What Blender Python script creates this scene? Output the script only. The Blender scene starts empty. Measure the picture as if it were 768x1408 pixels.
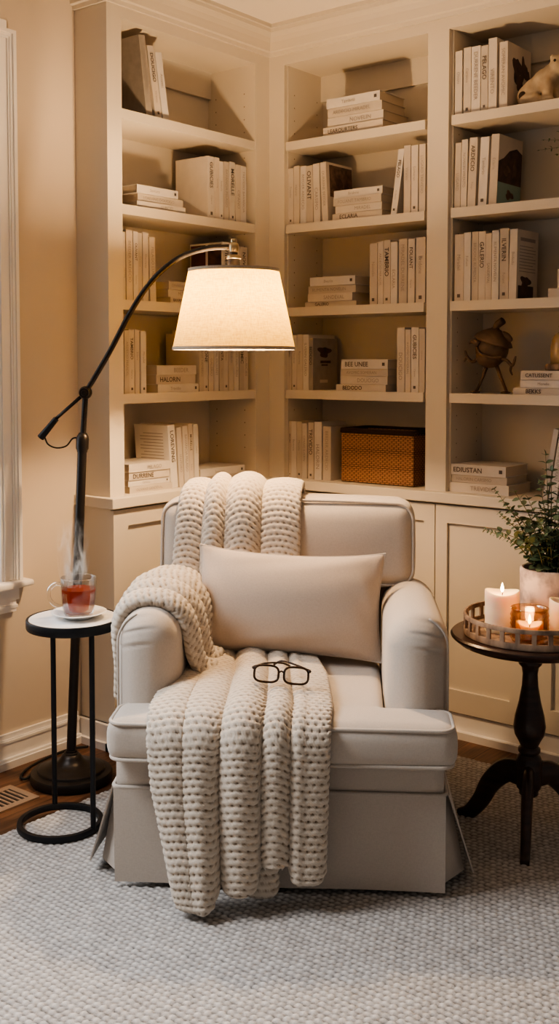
import bpy, bmesh, math, random
import numpy as np
from mathutils import Vector, Matrix, Euler
random.seed(7); rng = np.random.default_rng(7)
SC = bpy.context.scene
COL = SC.collection
PI = math.pi
R = math.radians

# ------------------------------------------------------------------ helpers
class MB:
    """collects shapes that become ONE mesh"""
    def __init__(s): s.v = []; s.f = []
    def add(s, v, f):
        o = len(s.v); s.v += [tuple(p) for p in v]; s.f += [tuple(i + o for i in q) for q in f]; return s
    def box(s, x0, x1, y0, y1, z0, z1):
        v = [(x0,y0,z0),(x1,y0,z0),(x1,y1,z0),(x0,y1,z0),(x0,y0,z1),(x1,y0,z1),(x1,y1,z1),(x0,y1,z1)]
        return s.add(v, [(3,2,1,0),(4,5,6,7),(0,1,5,4),(1,2,6,5),(2,3,7,6),(3,0,4,7)])
    def obox(s, c, dims, M):
        b = MB().box(-dims[0]/2, dims[0]/2, -dims[1]/2, dims[1]/2, -dims[2]/2, dims[2]/2)
        return s.add([Vector(c) + M @ Vector(p) for p in b.v], b.f)
    def lathe(s, prof, seg=48, c=(0,0,0), closed=False):
        v = []; f = []; n = len(prof)
        for r, z in prof:
            for k in range(seg):
                a = 2*PI*k/seg; v.append((c[0]+r*math.cos(a), c[1]+r*math.sin(a), c[2]+z))
        for i in range(n-1 if not closed else n):
            j = (i+1) % n
            for k in range(seg):
                f.append((i*seg+k, i*seg+(k+1)%seg, j*seg+(k+1)%seg, j*seg+k))
        if not closed:
            if prof[0][0] > 1e-6: f.append(tuple(reversed(range(seg))))
            if prof[-1][0] > 1e-6: f.append(tuple(range((n-1)*seg, n*seg)))
        return s.add(v, f)
    def tube(s, path, r, seg=10, closed=False):
        P = [Vector(p) for p in path]; n = len(P)
        rr = r if isinstance(r, (list, tuple)) else [r]*n
        v = []; f = []; up = None
        for i in range(n):
            a = P[(i-1) % n] if (closed or i > 0) else P[i]
            b = P[(i+1) % n] if (closed or i < n-1) else P[i]
            t = (b-a).normalized()
            if up is None:
                up = Vector((0,0,1)) if abs(t.z) < .9 else Vector((1,0,0))
            x = t.cross(up)
            if x.length < 1e-5: x = t.cross(Vector((.3,.8,.5)))
            x.normalize(); y = x.cross(t).normalized(); up = y
            for k in range(seg):
                q = 2*PI*k/seg; v.append(P[i] + (x*math.cos(q) + y*math.sin(q))*rr[i])
        for i in range(n if closed else n-1):
            j = (i+1) % n
            for k in range(seg):
                f.append((i*seg+k, i*seg+(k+1)%seg, j*seg+(k+1)%seg, j*seg+k))
        if not closed:
            f.append(tuple(reversed(range(seg)))); f.append(tuple(range((n-1)*seg, n*seg)))
        return s.add(v, f)
    def prism(s, poly, z0, z1):
        n = len(poly)
        v = [(p[0],p[1],z0) for p in poly] + [(p[0],p[1],z1) for p in poly]
        f = [tuple(reversed(range(n))), tuple(range(n, 2*n))] + [(i,(i+1)%n,n+(i+1)%n,n+i) for i in range(n)]
        return s.add(v, f)
    def rbox(s, c, half, r, n=(12,12,12), puff=(0,0,0), fn=None):
        v, f = rbox_np(half, r, n, puff)
        v = v + np.array(c)
        if fn: v = fn(v)
        return s.add(v.tolist(), f)
    def ell(s, c, rad, M=None, seg=20, rings=12):
        v = []; f = []
        for i in range(rings+1):
            t = PI*i/rings
            for k in range(seg):
                a = 2*PI*k/seg
                p = Vector((rad[0]*math.sin(t)*math.cos(a), rad[1]*math.sin(t)*math.sin(a), -rad[2]*math.cos(t)))
                v.append(Vector(c) + ((M @ p) if M else p))
        for i in range(rings):
            for k in range(seg):
                f.append((i*seg+k, i*seg+(k+1)%seg, (i+1)*seg+(k+1)%seg, (i+1)*seg+k))
        return s.add(v, f)
    def mesh(s, name):
        me = bpy.data.meshes.new(name); me.from_pydata(s.v, [], s.f); me.update(); return me
    def build(s, name, mat, parent=None, smooth=False, angle=None):
        me = s.mesh(name)
        if smooth: me.shade_smooth()
        o = link(name, me, mat, parent)
        if angle is not None and smooth: smooth_by_angle(me, angle)
        return o

def smooth_by_angle(me, deg):
    bm = bmesh.new(); bm.from_mesh(me)
    bmesh.ops.recalc_face_normals(bm, faces=bm.faces)
    th = R(deg)
    for e in bm.edges:
        if len(e.link_faces) == 2: e.smooth = e.calc_face_angle(0) < th
    bm.to_mesh(me); bm.free()

def link(name, me, mat, parent=None):
    o = bpy.data.objects.new(name, me); COL.objects.link(o)
    if mat and not me.materials: me.materials.append(mat)
    if parent: o.parent = parent
    return o

def rbox_np(half, r, n, puff):
    half = np.array(half, float); core = half - r
    key = {}; V = []; F = []
    def vid(q):
        k = tuple(np.round(q*1e5).astype(int))
        if k not in key: key[k] = len(V); V.append(q)
        return key[k]
    def samples(h, m):
        # denser near the ends so that the rounding is smooth
        t = np.linspace(-1, 1, m+1); return h*np.sin(t*PI/2*.72)/math.sin(PI/2*.72)
    for ax in range(3):
        u, w = (ax+1) % 3, (ax+2) % 3
        su, sw = samples(half[u], n[u]), samples(half[w], n[w])
        for sgn in (-1, 1):
            ids = np.zeros((len(su), len(sw)), int)
            for i, a in enumerate(su):
                for j, b in enumerate(sw):
                    q = np.zeros(3); q[ax] = sgn*half[ax]; q[u] = a; q[w] = b
                    ids[i, j] = vid(q)
            for i in range(len(su)-1):
                for j in range(len(sw)-1):
                    q = (ids[i,j], ids[i+1,j], ids[i+1,j+1], ids[i,j+1])
                    F.append(q if sgn > 0 else q[::-1])
    V = np.array(V); c = np.clip(V, -core, core); d = V - c
    L = np.linalg.norm(d, axis=1, keepdims=True); N = d/np.maximum(L, 1e-9)
    P = c + N*r
    t = P/half
    for ax in range(3):
        if puff[ax]:
            u, w = (ax+1) % 3, (ax+2) % 3
            P[:, ax] += np.sign(N[:, ax])*np.abs(N[:, ax])*puff[ax]*np.clip(1-t[:, u]**2, 0, 1)**.8*np.clip(1-t[:, w]**2, 0, 1)**.8
    return P, [tuple(int(i) for i in f) for f in F]

def applied(o, mods):
    """bake modifiers into the mesh"""
    for kind, kw in mods:
        m = o.modifiers.new(kind, kind)
        for k, v in kw.items(): setattr(m, k, v)
    dg = bpy.context.evaluated_depsgraph_get(); dg.update()
    me = bpy.data.meshes.new_from_object(o.evaluated_get(dg))
    o.modifiers.clear(); old = o.data; o.data = me; me.name = old.name
    me.shade_smooth()
    return o

def tag(o, label=None, cat=None, group=None, kind=None):
    if label: o['label'] = label
    if cat: o['category'] = cat
    if group: o['group'] = group
    if kind: o['kind'] = kind
    return o

def thing(name, label, cat, loc=(0,0,0), rz=0, group=None, rot=None):
    o = bpy.data.objects.new(name, None); COL.objects.link(o)
    o.location = loc; o.rotation_euler = rot if rot else (0,0,rz); o.empty_display_size = .05
    return tag(o, label, cat, group)

def struct(o): o['kind'] = 'structure'; return o

def catmull(pts, n):
    P = [Vector(p) for p in pts]; out = []
    P = [P[0]*2-P[1]] + P + [P[-1]*2-P[-2]]
    for i in range(1, len(P)-2):
        for k in range(n):
            t = k/n; a, b, c, d = P[i-1], P[i], P[i+1], P[i+2]
            out.append(.5*((2*b)+(c-a)*t+(2*a-5*b+4*c-d)*t*t+(3*b-a-3*c+d)*t**3))
    out.append(P[-2]); return out

# ------------------------------------------------------------------ materials
def mat(name, col, rough=.6, metal=0, var=None, vscale=8, bump=0, bscale=200, bdist=.002, sheen=0, trans=0, ior=1.45, sss=0,
        emit=None, estr=0, stretch=None, coat=0, vpos=(.35,.65)):
    m = bpy.data.materials.new(name); m.use_nodes = True
    nt = m.node_tree; b = nt.nodes['Principled BSDF']
    b.inputs['Base Color'].default_value = (*col, 1); b.inputs['Roughness'].default_value = rough
    b.inputs['Metallic'].default_value = metal; b.inputs['IOR'].default_value = ior
    b.inputs['Transmission Weight'].default_value = trans
    b.inputs['Coat Weight'].default_value = coat
    if sheen: b.inputs['Sheen Weight'].default_value = sheen
    if sss:
        b.inputs['Subsurface Weight'].default_value = sss; b.inputs['Subsurface Scale'].default_value = .03
        b.inputs['Subsurface Radius'].default_value = (1, .5, .25)
    if emit:
        b.inputs['Emission Color'].default_value = (*emit, 1); b.inputs['Emission Strength'].default_value = estr
    tc = nt.nodes.new('ShaderNodeTexCoord'); src = tc.outputs['Object']
    if stretch:
        mp = nt.nodes.new('ShaderNodeMapping'); mp.inputs['Scale'].default_value = stretch
        nt.links.new(src, mp.inputs[0]); src = mp.outputs[0]
    if var:
        nz = nt.nodes.new('ShaderNodeTexNoise'); nz.inputs['Scale'].default_value = vscale; nz.inputs['Detail'].default_value = 5
        nt.links.new(src, nz.inputs['Vector'])
        rp = nt.nodes.new('ShaderNodeValToRGB'); rp.color_ramp.elements[0].color = (*var, 1); rp.color_ramp.elements[1].color = (*col, 1)
        rp.color_ramp.elements[0].position, rp.color_ramp.elements[1].position = vpos
        nt.links.new(nz.outputs['Fac'], rp.inputs[0]); nt.links.new(rp.outputs[0], b.inputs['Base Color'])
    if bump:
        nz = nt.nodes.new('ShaderNodeTexNoise'); nz.inputs['Scale'].default_value = bscale; nz.inputs['Detail'].default_value = 3
        nt.links.new(src, nz.inputs['Vector'])
        bp = nt.nodes.new('ShaderNodeBump'); bp.inputs['Strength'].default_value = bump; bp.inputs['Distance'].default_value = bdist
        nt.links.new(nz.outputs['Fac'], bp.inputs['Height']); nt.links.new(bp.outputs[0], b.inputs['Normal'])
    return m

def fabric(name, col, dark, scale=900, sheen=.3):
    """plain weave: two crossed wave textures, fine colour fleck and bump"""
    m = mat(name, col, .9, sheen=sheen); nt = m.node_tree; b = nt.nodes['Principled BSDF']
    tc = nt.nodes.new('ShaderNodeTexCoord')
    nz = nt.nodes.new('ShaderNodeTexNoise'); nz.inputs['Scale'].default_value = scale*.5; nz.inputs['Detail'].default_value = 2
    mp = nt.nodes.new('ShaderNodeMapping'); mp.inputs['Scale'].default_value = (1, .35, .35)
    mp2 = nt.nodes.new('ShaderNodeMapping'); mp2.inputs['Scale'].default_value = (.3, 1, 1)
    nt.links.new(tc.outputs['Object'], mp.inputs[0]); nt.links.new(tc.outputs['Object'], mp2.inputs[0])
    nt.links.new(mp.outputs[0], nz.inputs['Vector'])
    nz2 = nt.nodes.new('ShaderNodeTexNoise'); nz2.inputs['Scale'].default_value = scale*.5; nz2.inputs['Detail'].default_value = 2
    nt.links.new(mp2.outputs[0], nz2.inputs['Vector'])
    ad = nt.nodes.new('ShaderNodeMath'); ad.operation = 'ADD'
    nt.links.new(nz.outputs['Fac'], ad.inputs[0]); nt.links.new(nz2.outputs['Fac'], ad.inputs[1])
    rp = nt.nodes.new('ShaderNodeValToRGB'); rp.color_ramp.elements[0].color = (*dark, 1); rp.color_ramp.elements[1].color = (*col, 1)
    rp.color_ramp.elements[0].position = .35; rp.color_ramp.elements[1].position = .6
    hf = nt.nodes.new('ShaderNodeMath'); hf.operation = 'MULTIPLY'; hf.inputs[1].default_value = .5
    nt.links.new(ad.outputs[0], hf.inputs[0]); nt.links.new(hf.outputs[0], rp.inputs[0]); nt.links.new(rp.outputs[0], b.inputs['Base Color'])
    bp = nt.nodes.new('ShaderNodeBump'); bp.inputs['Strength'].default_value = .16; bp.inputs['Distance'].default_value = .001
    nt.links.new(ad.outputs[0], bp.inputs['Height']); nt.links.new(bp.outputs[0], b.inputs['Normal'])
    return m

def attr_mat(name, stops, rough=.95, fine=500, fstr=.5, sheen=.3, speck=.25):
    """colour from the per-vertex height attribute of a knitted or woven mesh, plus yarn fleck"""
    m = mat(name, stops[-1][1], rough, sheen=sheen); nt = m.node_tree; b = nt.nodes['Principled BSDF']
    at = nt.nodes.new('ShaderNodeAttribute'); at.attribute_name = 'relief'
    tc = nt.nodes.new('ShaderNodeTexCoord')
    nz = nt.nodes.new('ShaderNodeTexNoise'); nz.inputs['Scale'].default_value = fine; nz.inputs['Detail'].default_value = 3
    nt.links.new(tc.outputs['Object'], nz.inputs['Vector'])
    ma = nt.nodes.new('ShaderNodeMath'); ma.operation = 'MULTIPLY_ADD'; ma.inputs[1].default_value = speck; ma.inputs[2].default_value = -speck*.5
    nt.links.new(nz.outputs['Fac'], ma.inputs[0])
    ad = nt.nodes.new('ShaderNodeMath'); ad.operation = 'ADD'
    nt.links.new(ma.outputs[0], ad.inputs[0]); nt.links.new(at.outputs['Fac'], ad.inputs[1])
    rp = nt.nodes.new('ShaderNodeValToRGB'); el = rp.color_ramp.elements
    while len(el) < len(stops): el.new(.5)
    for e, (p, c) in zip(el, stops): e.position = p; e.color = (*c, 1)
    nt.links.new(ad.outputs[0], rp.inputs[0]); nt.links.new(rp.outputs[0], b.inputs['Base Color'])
    bp = nt.nodes.new('ShaderNodeBump'); bp.inputs['Strength'].default_value = fstr; bp.inputs['Distance'].default_value = .002
    nt.links.new(nz.outputs['Fac'], bp.inputs['Height']); nt.links.new(bp.outputs[0], b.inputs['Normal'])
    return m

def thin_glass(name, tint=(1,1,1), refl=.12, rough=.02, fres=.55):
    m = bpy.data.materials.new(name); m.use_nodes = True; nt = m.node_tree; nt.nodes.clear()
    out = nt.nodes.new('ShaderNodeOutputMaterial'); mx = nt.nodes.new('ShaderNodeMixShader')
    tr = nt.nodes.new('ShaderNodeBsdfTransparent'); tr.inputs[0].default_value = (*tint, 1)
    gl = nt.nodes.new('ShaderNodeBsdfGlossy'); gl.inputs['Roughness'].default_value = rough
    fr = nt.nodes.new('ShaderNodeLayerWeight'); fr.inputs[0].default_value = .25
    mp = nt.nodes.new('ShaderNodeMath'); mp.operation = 'MULTIPLY_ADD'; mp.inputs[1].default_value = fres; mp.inputs[2].default_value = refl*.3
    nt.links.new(fr.outputs['Fresnel'], mp.inputs[0])
    nt.links.new(mp.outputs[0], mx.inputs[0]); nt.links.new(tr.outputs[0], mx.inputs[1]); nt.links.new(gl.outputs[0], mx.inputs[2])
    nt.links.new(mx.outputs[0], out.inputs[0])
    return m

M = {}
M['paint'] = mat('cream_cabinet_paint', (.63,.565,.475), .5, bump=.05, bscale=120)
M['wall'] = mat('beige_wall_paint', (.61,.52,.42), .8, var=(.59,.50,.405), vscale=3, bump=.06, bscale=300)
M['ceil'] = mat('ceiling_paint', (.80,.73,.65), .9, bump=.05, bscale=250)
M['trim'] = mat('white_trim_paint', (.84,.80,.76), .45)
M['hole'] = mat('peg_hole_dark', (.22,.17,.12), .9)
M['metal'] = mat('oiled_bronze_metal', (.035,.030,.028), .38, metal=.7, bump=.05, bscale=60)
M['blackmetal'] = mat('matte_black_metal', (.012,.013,.016), .45, metal=.3)
M['brass'] = mat('aged_brass', (.45,.36,.22), .3, metal=1)
M['cord'] = mat('black_cord', (.012,.012,.012), .6)
M['darkwood'] = mat('dark_walnut_wood', (.050,.022,.014), .32, var=(.022,.010,.007), vscale=10, stretch=(1,1,6), bump=.08, bscale=40, coat=.2)
M['traywood'] = mat('weathered_wood', (.34,.23,.155), .8, var=(.13,.085,.06), vscale=35, stretch=(1,1,.35), bump=.3, bscale=90)
M['marble'] = mat('white_marble_top', (.82,.81,.80), .25, var=(.66,.66,.67), vscale=14)
M['porcelain'] = mat('white_porcelain', (.86,.85,.83), .18)
M['wax'] = mat('ivory_wax', (.76,.61,.44), .5, sss=.8, bump=.1, bscale=30)
M['wick'] = mat('black_wick', (.02,.015,.01), .9)
M['flame'] = mat('candle_flame', (1,.8,.45), .5, emit=(1,.62,.22), estr=28)
M['amber'] = thin_glass('amber_glass', (.96,.80,.63), .4, .12)
M['glass'] = thin_glass('clear_glass', (.99,.99,.985), .12, fres=.6)
M['lens'] = thin_glass('spectacle_lens', (.97,.96,.95), .12)
M['frame'] = mat('dark_tortoise_frame', (.018,.010,.007), .22, var=(.05,.022,.010), vscale=120)
M['chair'] = fabric('oatmeal_linen', (.53,.465,.405), (.48,.42,.365))
M['welt'] = fabric('oatmeal_welt', (.54,.475,.415), (.49,.43,.375))
M['pillow'] = fabric('taupe_linen', (.53,.445,.375), (.48,.40,.335))
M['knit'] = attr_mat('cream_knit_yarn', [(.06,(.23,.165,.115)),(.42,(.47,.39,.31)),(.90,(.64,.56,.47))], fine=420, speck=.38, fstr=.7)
M['rug'] = attr_mat('grey_ivory_woven_wool', [(.05,(.10,.093,.088)),(.42,(.31,.29,.275)),(.9,(.62,.595,.57))], fine=420, speck=.5, fstr=.7, sheen=.1)
M['wicker'] = attr_mat('brown_wicker', [(.15,(.018,.008,.004)),(.5,(.16,.075,.037)),(.95,(.36,.19,.10))], rough=.65, fine=160, speck=.3, sheen=0)
M['ink'] = mat('spine_ink', (.10,.085,.08), .7)
M['inkgrey'] = mat('grey_spine_ink', (.30,.27,.25), .7)
M['pages'] = mat('book_pages', (.58,.50,.40), .9, bump=.4, bscale=500, stretch=(6,.4,.4), bdist=.0006)
M['covers'] = [mat('book_cover_%s' % n, c, .55, var=tuple(x*.93 for x in c), vscale=20) for n, c in
               (('ivory',(.60,.54,.48)),('cream',(.58,.51,.44)),('white',(.64,.595,.55)),('oat',(.52,.46,.40)))]
M['grey_shade_cover'] = mat('grey_and_shaded_book_cover', (.33,.29,.26), .6, var=(.28,.25,.22), vscale=30)  # real grey on one cover, painted-in shade on another
M['redcover'] = mat('maroon_book_cover', (.10,.03,.025), .5, var=(.05,.018,.016), vscale=12)
M['photo'] = mat('dark_cover_print', (.085,.045,.035), .45, var=(.02,.015,.018), vscale=28)
M['photo2'] = mat('brown_cover_print', (.16,.09,.06), .45, var=(.05,.03,.025), vscale=40)
M['teal'] = mat('teal_cover_print', (.22,.33,.30), .5)
M['stone'] = mat('carved_buff_stone', (.50,.40,.28), .85, var=(.36,.27,.18), vscale=22, bump=.5, bscale=60, bdist=.004)
M['dkstone'] = mat('dark_stone_mark', (.035,.02,.012), .8)
M['bronze'] = mat('brown_bronze', (.19,.12,.07), .55, metal=.3, var=(.08,.05,.032), vscale=18, bump=.3, bscale=50, bdist=.003)
M['cloche'] = mat('amber_cloche_glass', (.50,.34,.17), .25, var=(.38,.24,.11), vscale=14, coat=.5)
M['leaf'] = mat('grey_green_leaf', (.085,.125,.060), .55, var=(.15,.18,.095), vscale=30)
M['stem'] = mat('olive_stem', (.16,.14,.06), .7)
M['soil'] = mat('dark_soil', (.03,.02,.014), .95, bump=.6, bscale=60)
M['pot'] = mat('blush_marble_pot', (.70,.53,.43), .5, vpos=(.40,.56), var=(.34,.26,.235), vscale=17, bump=.3, bscale=14, bdist=.006)
M['vent'] = mat('tan_metal_register', (.34,.24,.17), .5, metal=.2)
M['ventdark'] = mat('vent_void', (.01,.008,.007), .9)
M['bulb'] = mat('lit_bulb', (1,.9,.7), .4, emit=(1,.67,.37), estr=1120)

def shade_mat():
    m = bpy.data.materials.new('linen_lamp_shade'); m.use_nodes = True; nt = m.node_tree; nt.nodes.clear()
    out = nt.nodes.new('ShaderNodeOutputMaterial'); mx = nt.nodes.new('ShaderNodeMixShader'); mx.inputs[0].default_value = .5
    df = nt.nodes.new('ShaderNodeBsdfDiffuse'); tl = nt.nodes.new('ShaderNodeBsdfTranslucent')
    tc = nt.nodes.new('ShaderNodeTexCoord'); cols = []
    ad = nt.nodes.new('ShaderNodeMath'); ad.operation = 'ADD'
    for i, sc in enumerate(((1,1,.12),(.12,.12,1))):
        mp = nt.nodes.new('ShaderNodeMapping'); mp.inputs['Scale'].default_value = sc
        nz = nt.nodes.new('ShaderNodeTexNoise'); nz.inputs['Scale'].default_value = 330; nz.inputs['Detail'].default_value = 2
        nt.links.new(tc.outputs['Object'], mp.inputs[0]); nt.links.new(mp.outputs[0], nz.inputs['Vector'])
        nt.links.new(nz.outputs['Fac'], ad.inputs[i])
    for node, a, b_ in ((df,(.46,.36,.24),(.60,.50,.36)), (tl,(.125,.080,.010),(.185,.126,.020))):
        rp = nt.nodes.new('ShaderNodeValToRGB'); rp.color_ramp.elements[0].position = .75/2; rp.color_ramp.elements[1].position = 1.2/2
        rp.color_ramp.elements[0].color = (*a,1); rp.color_ramp.elements[1].color = (*b_,1)
        h = nt.nodes.new('ShaderNodeMath'); h.operation = 'MULTIPLY'; h.inputs[1].default_value = .5
        nt.links.new(ad.outputs[0], h.inputs[0]); nt.links.new(h.outputs[0], rp.inputs[0]); nt.links.new(rp.outputs[0], node.inputs['Color'])
    nt.links.new(df.outputs[0], mx.inputs[1]); nt.links.new(tl.outputs[0], mx.inputs[2]); nt.links.new(mx.outputs[0], out.inputs[0])
    return m
M['shade'] = shade_mat()
M['shaderim'] = fabric('shade_trim_tape', (.42,.34,.26), (.34,.27,.20))

def floor_mat():
    m = mat('oak_plank_floor', (.2,.1,.05), .38); nt = m.node_tree; b = nt.nodes['Principled BSDF']
    tc = nt.nodes.new('ShaderNodeTexCoord'); mp = nt.nodes.new('ShaderNodeMapping'); mp.inputs['Rotation'].default_value = (0,0,R(90))
    nt.links.new(tc.outputs['Object'], mp.inputs[0])
    br = nt.nodes.new('ShaderNodeTexBrick'); br.inputs['Scale'].default_value = 1; br.inputs['Brick Width'].default_value = 1.1; br.inputs['Row Height'].default_value = .085
    br.inputs['Mortar Size'].default_value = .0015; br.inputs['Color1'].default_value = (.17,.085,.045,1); br.inputs['Color2'].default_value = (.105,.050,.028,1)
    br.inputs['Mortar'].default_value = (.02,.01,.006,1)
    nt.links.new(mp.outputs[0], br.inputs['Vector'])
    m2 = nt.nodes.new('ShaderNodeMapping'); m2.inputs['Scale'].default_value = (14,1,1); nt.links.new(tc.outputs['Object'], m2.inputs[0])
    nz = nt.nodes.new('ShaderNodeTexNoise'); nz.inputs['Scale'].default_value = 6; nz.inputs['Detail'].default_value = 8; nt.links.new(m2.outputs[0], nz.inputs['Vector'])
    rp = nt.nodes.new('ShaderNodeValToRGB'); rp.color_ramp.elements[0].color = (.45,.42,.40,1); rp.color_ramp.elements[1].color = (1.25,1.2,1.15,1)
    rp.color_ramp.elements[0].position = .3; rp.color_ramp.elements[1].position = .7
    nt.links.new(nz.outputs['Fac'], rp.inputs[0])
    mu = nt.nodes.new('ShaderNodeMix'); mu.data_type = 'RGBA'; mu.blend_type = 'MULTIPLY'; mu.inputs[0].default_value = 1
    nt.links.new(br.outputs['Color'], mu.inputs[6]); nt.links.new(rp.outputs[0], mu.inputs[7]); nt.links.new(mu.outputs[2], b.inputs['Base Color'])
    return m
M['floor'] = floor_mat()

# ------------------------------------------------------------------ the room shell
CEIL = 2.65; WX = -.16
struct(MB().box(-.36, 4.2, -5, .37, -.1, 0).build('floor', M['floor']))
struct(MB().box(-.36, 4.2, -5, .37, CEIL, CEIL+.1).build('ceiling', M['ceil']))
WY0, WY1, WZ0, WZ1 = -2.05, -1.205, .62, 2.332     # window opening
w = MB().box(-.36, -.26, -.8625, .37, 0, CEIL)
w.box(-.36, WX, WY1, -.8625, 0, CEIL).box(-.36, WX, -5, WY0, 0, CEIL).box(-.36, WX, WY0, WY1, 0, WZ0).box(-.36, WX, WY0, WY1, WZ1, CEIL)
struct(w.build('wall_left', M['wall']))
struct(MB().box(-.26, 4.2, .27, .37, 0, CEIL).build('wall_back', M['wall']))
# window: casing boards with fluted steps, sill, apron, sash, panes
win = struct(thing('window_1', None, None, (0,0,0)))
cprof = [(0,0),(0,.012),(.010,.012),(.010,.018),(.015,.018),(.015,.015),(.045,.015),(.045,.020),(.051,.020),(.051,.024),(.061,.024),(.061,.030),(.073,.030),(.073,0)]
cs = MB(); v = []; n = len(cprof)
for corner in ((lambda o: (WY1+o,WZ0)), (lambda o: (WY1+o,WZ1+o)), (lambda o: (WY0-o,WZ1+o)), (lambda o: (WY0-o,WZ0))):
    v += [(WX+d, *corner(o)) for o, d in cprof]
cs.add(v, [(k*n+i, k*n+i+1, (k+1)*n+i+1, (k+1)*n+i) for k in range(3) for i in range(n-1)])
struct(cs.build('window_casing', M['trim'], win))
struct(MB().box(WX, WX+.028, WY0-.075, -1.168, 2.405, 2.43).build('window_head_cap', M['trim'], win))
sl = MB().rbox((WX+.010, -1.642, .608), (.046, .540, .013), .011, (6,6,6))
struct(sl.build('window_sill', M['trim'], win, True))
ap = MB().box(WX, WX+.022, WY0-.08, -1.142, .555, .597).box(WX, WX+.016, WY0-.07, -1.150, .515, .555).box(WX, WX+.020, WY0-.075, -1.146, .528, .538)
struct(ap.build('window_apron', M['trim'], win))
sh = MB()
for y0, y1, z0, z1 in ((WY0,WY0+.05,WZ0,WZ1),(WY1-.05,WY1,WZ0,WZ1),(WY0,WY1,WZ0,WZ0+.06),(WY0,WY1,WZ1-.05,WZ1),(WY0,WY1,1.44,1.49)):
    sh.box(-.28, -.24, y0, y1, z0, z1)
struct(sh.build('window_sash', M['trim'], win))
struct(MB().box(-.262, -.258, WY0+.04, WY1-.04, WZ0+.05, WZ1-.04).build('window_pane', M['glass'], win))
# baseboard with stepped cap and shoe
bb = MB().box(WX, WX+.016, -5, -.885, 0, .092).box(WX, WX+.011, -5, -.885, .092, .108).box(WX, WX+.020, -5, -.885, .080, .088).box(WX, WX+.036, -5, -.885, 0, .024).box(WX, WX+.028, -5, -.885, .024, .032)
struct(bb.build('baseboard_left', M['trim']))
# crown moulding swept along the end return, the left unit and the back unit
prof = [(0,2.542),(.010,2.542),(.012,2.556),(.020,2.560),(.022,2.572),(.026,2.590),(.034,2.607),(.046,2.620),(.050,2.622),(.052,2.634),(.060,2.636),(.060,CEIL),(0,CEIL)]
cr = MB(); v = []; n = len(prof)
for corner in ((lambda o: (-.16,-.862-o)), (lambda o: (o,-.862-o)), (lambda o: (o,-o)), (lambda o: (1.56,-o))):
    v += [(*corner(o), z) for o, z in prof]
f = [(k*n+i, k*n+i+1, (k+1)*n+i+1, (k+1)*n+i) for k in range(3) for i in range(n-1)]
cr.add(v, f)
struct(cr.build('trim_1', M['paint']))

# ------------------------------------------------------------------ built-in bookcases
ZS = [2.203, 1.880, 1.553, 1.227]; ZC = .875; TOP = 2.503; T = .034
def pegs(mb, pts, nrm):
    for p in pts:
        t1 = Vector((0,0,1)); t2 = Vector(nrm).cross(t1)
        c = Vector(p) + Vector(nrm)*.0006
        mb.add([c + (t1*math.cos(a)+t2*math.sin(a))*.0028 for a in [2*PI*k/8 for k in range(8)]], [tuple(range(8))])
lb = thing('bookcase', 'tall cream built-in bookcase on the left, one bay wide, behind the floor lamp', 'bookcase', (0,-.43,ZC))
off = Vector((0,.43,-ZC))
def part(mb, name, m, root, o, smooth=False):
    mb.v = [tuple(Vector(p)+o) for p in mb.v]; return mb.build(name, m, root, smooth)
ff = MB().box(-.02,0,-.862,-.795,ZC,2.65).box(-.02,0,-.085,0,ZC,2.65).box(-.02,0,-.795,-.085,TOP,2.65)
part(ff, 'face_frame', M['paint'], lb, off)
part(MB().box(-.255,-.02,-.862,-.842,ZC,2.65), 'side_panel', M['paint'], lb, off)
part(MB().box(-.255,-.02,-.082,-.062,ZC,2.6), 'side_panel', M['paint'], lb, off)
part(MB().box(-.26,-.252,-.842,-.082,ZC,2.6), 'back_panel', M['paint'], lb, off)
part(MB().box(-.252,-.02,-.842,-.082,TOP,TOP+.02).box(-.252,-.236,-.842,-.082,2.40,TOP), 'top_panel', M['paint'], lb, off)
for z in ZS: part(MB().box(-.251,-.004,-.841,-.083,z-T,z), 'shelf', M['paint'], lb, off)
pg = MB(); pegs(pg, [(x,-.082,z) for x in (-.06,-.21) for z in np.arange(ZC+.12, 2.4, .05)], (0,-1,0))
part(pg, 'peg_holes', M['hole'], lb, off)

rb = thing('bookcase', 'wide cream built-in bookcase across the back, two bays behind armchair and round table', 'bookcase', (.77,0,ZC))
off = Vector((-.77,0,-ZC))
ff = MB().box(0,.077,0,.02,ZC,2.65).box(.727,.812,0,.02,ZC,2.65).box(1.462,1.56,0,.02,ZC,2.65).box(.077,.727,0,.02,TOP,2.65).box(.812,1.462,0,.02,TOP,2.65)
part(ff, 'face_frame', M['paint'], rb, off)
for x in (.060, .715, .800, 1.450): part(MB().box(x,x+.02,.02,.255,ZC,2.6), 'side_panel', M['paint'], rb, off)
part(MB().box(.04,1.5,.252,.26,ZC,2.6), 'back_panel', M['paint'], rb, off)
for a, b in ((.08,.715),(.82,1.45)):
    part(MB().box(a,b,.02,.252,TOP,TOP+.02).box(a,b,.236,.252,2.40,TOP), 'top_panel', M['paint'], rb, off)
    for z in ZS: part(MB().box(a+.001,b-.001,.004,.251,z-T,z), 'shelf', M['paint'], rb, off)
pg = MB(); pegs(pg, [(.08,y,z) for y in (.06,.21) for z in np.arange(ZC+.12, 2.4, .05)], (1,0,0)); pegs(pg, [(.82,y,z) for y in (.06,.21) for z in np.arange(ZC+.12, 2.4, .05)], (1,0,0))
part(pg, 'peg_holes', M['hole'], rb, off)

ct = MB().prism([(-.25,-.885),(.038,-.885),(.038,-.038),(1.58,-.038),(1.58,.258),(-.25,.258)], .838, ZC)
o = ct.build('countertop', M['paint']); tag(o, 'cream painted countertop ledge running under both built-in bookcases', 'countertop')
bv = o.modifiers.new('b','BEVEL'); bv.width = .003; bv.segments = 2

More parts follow.
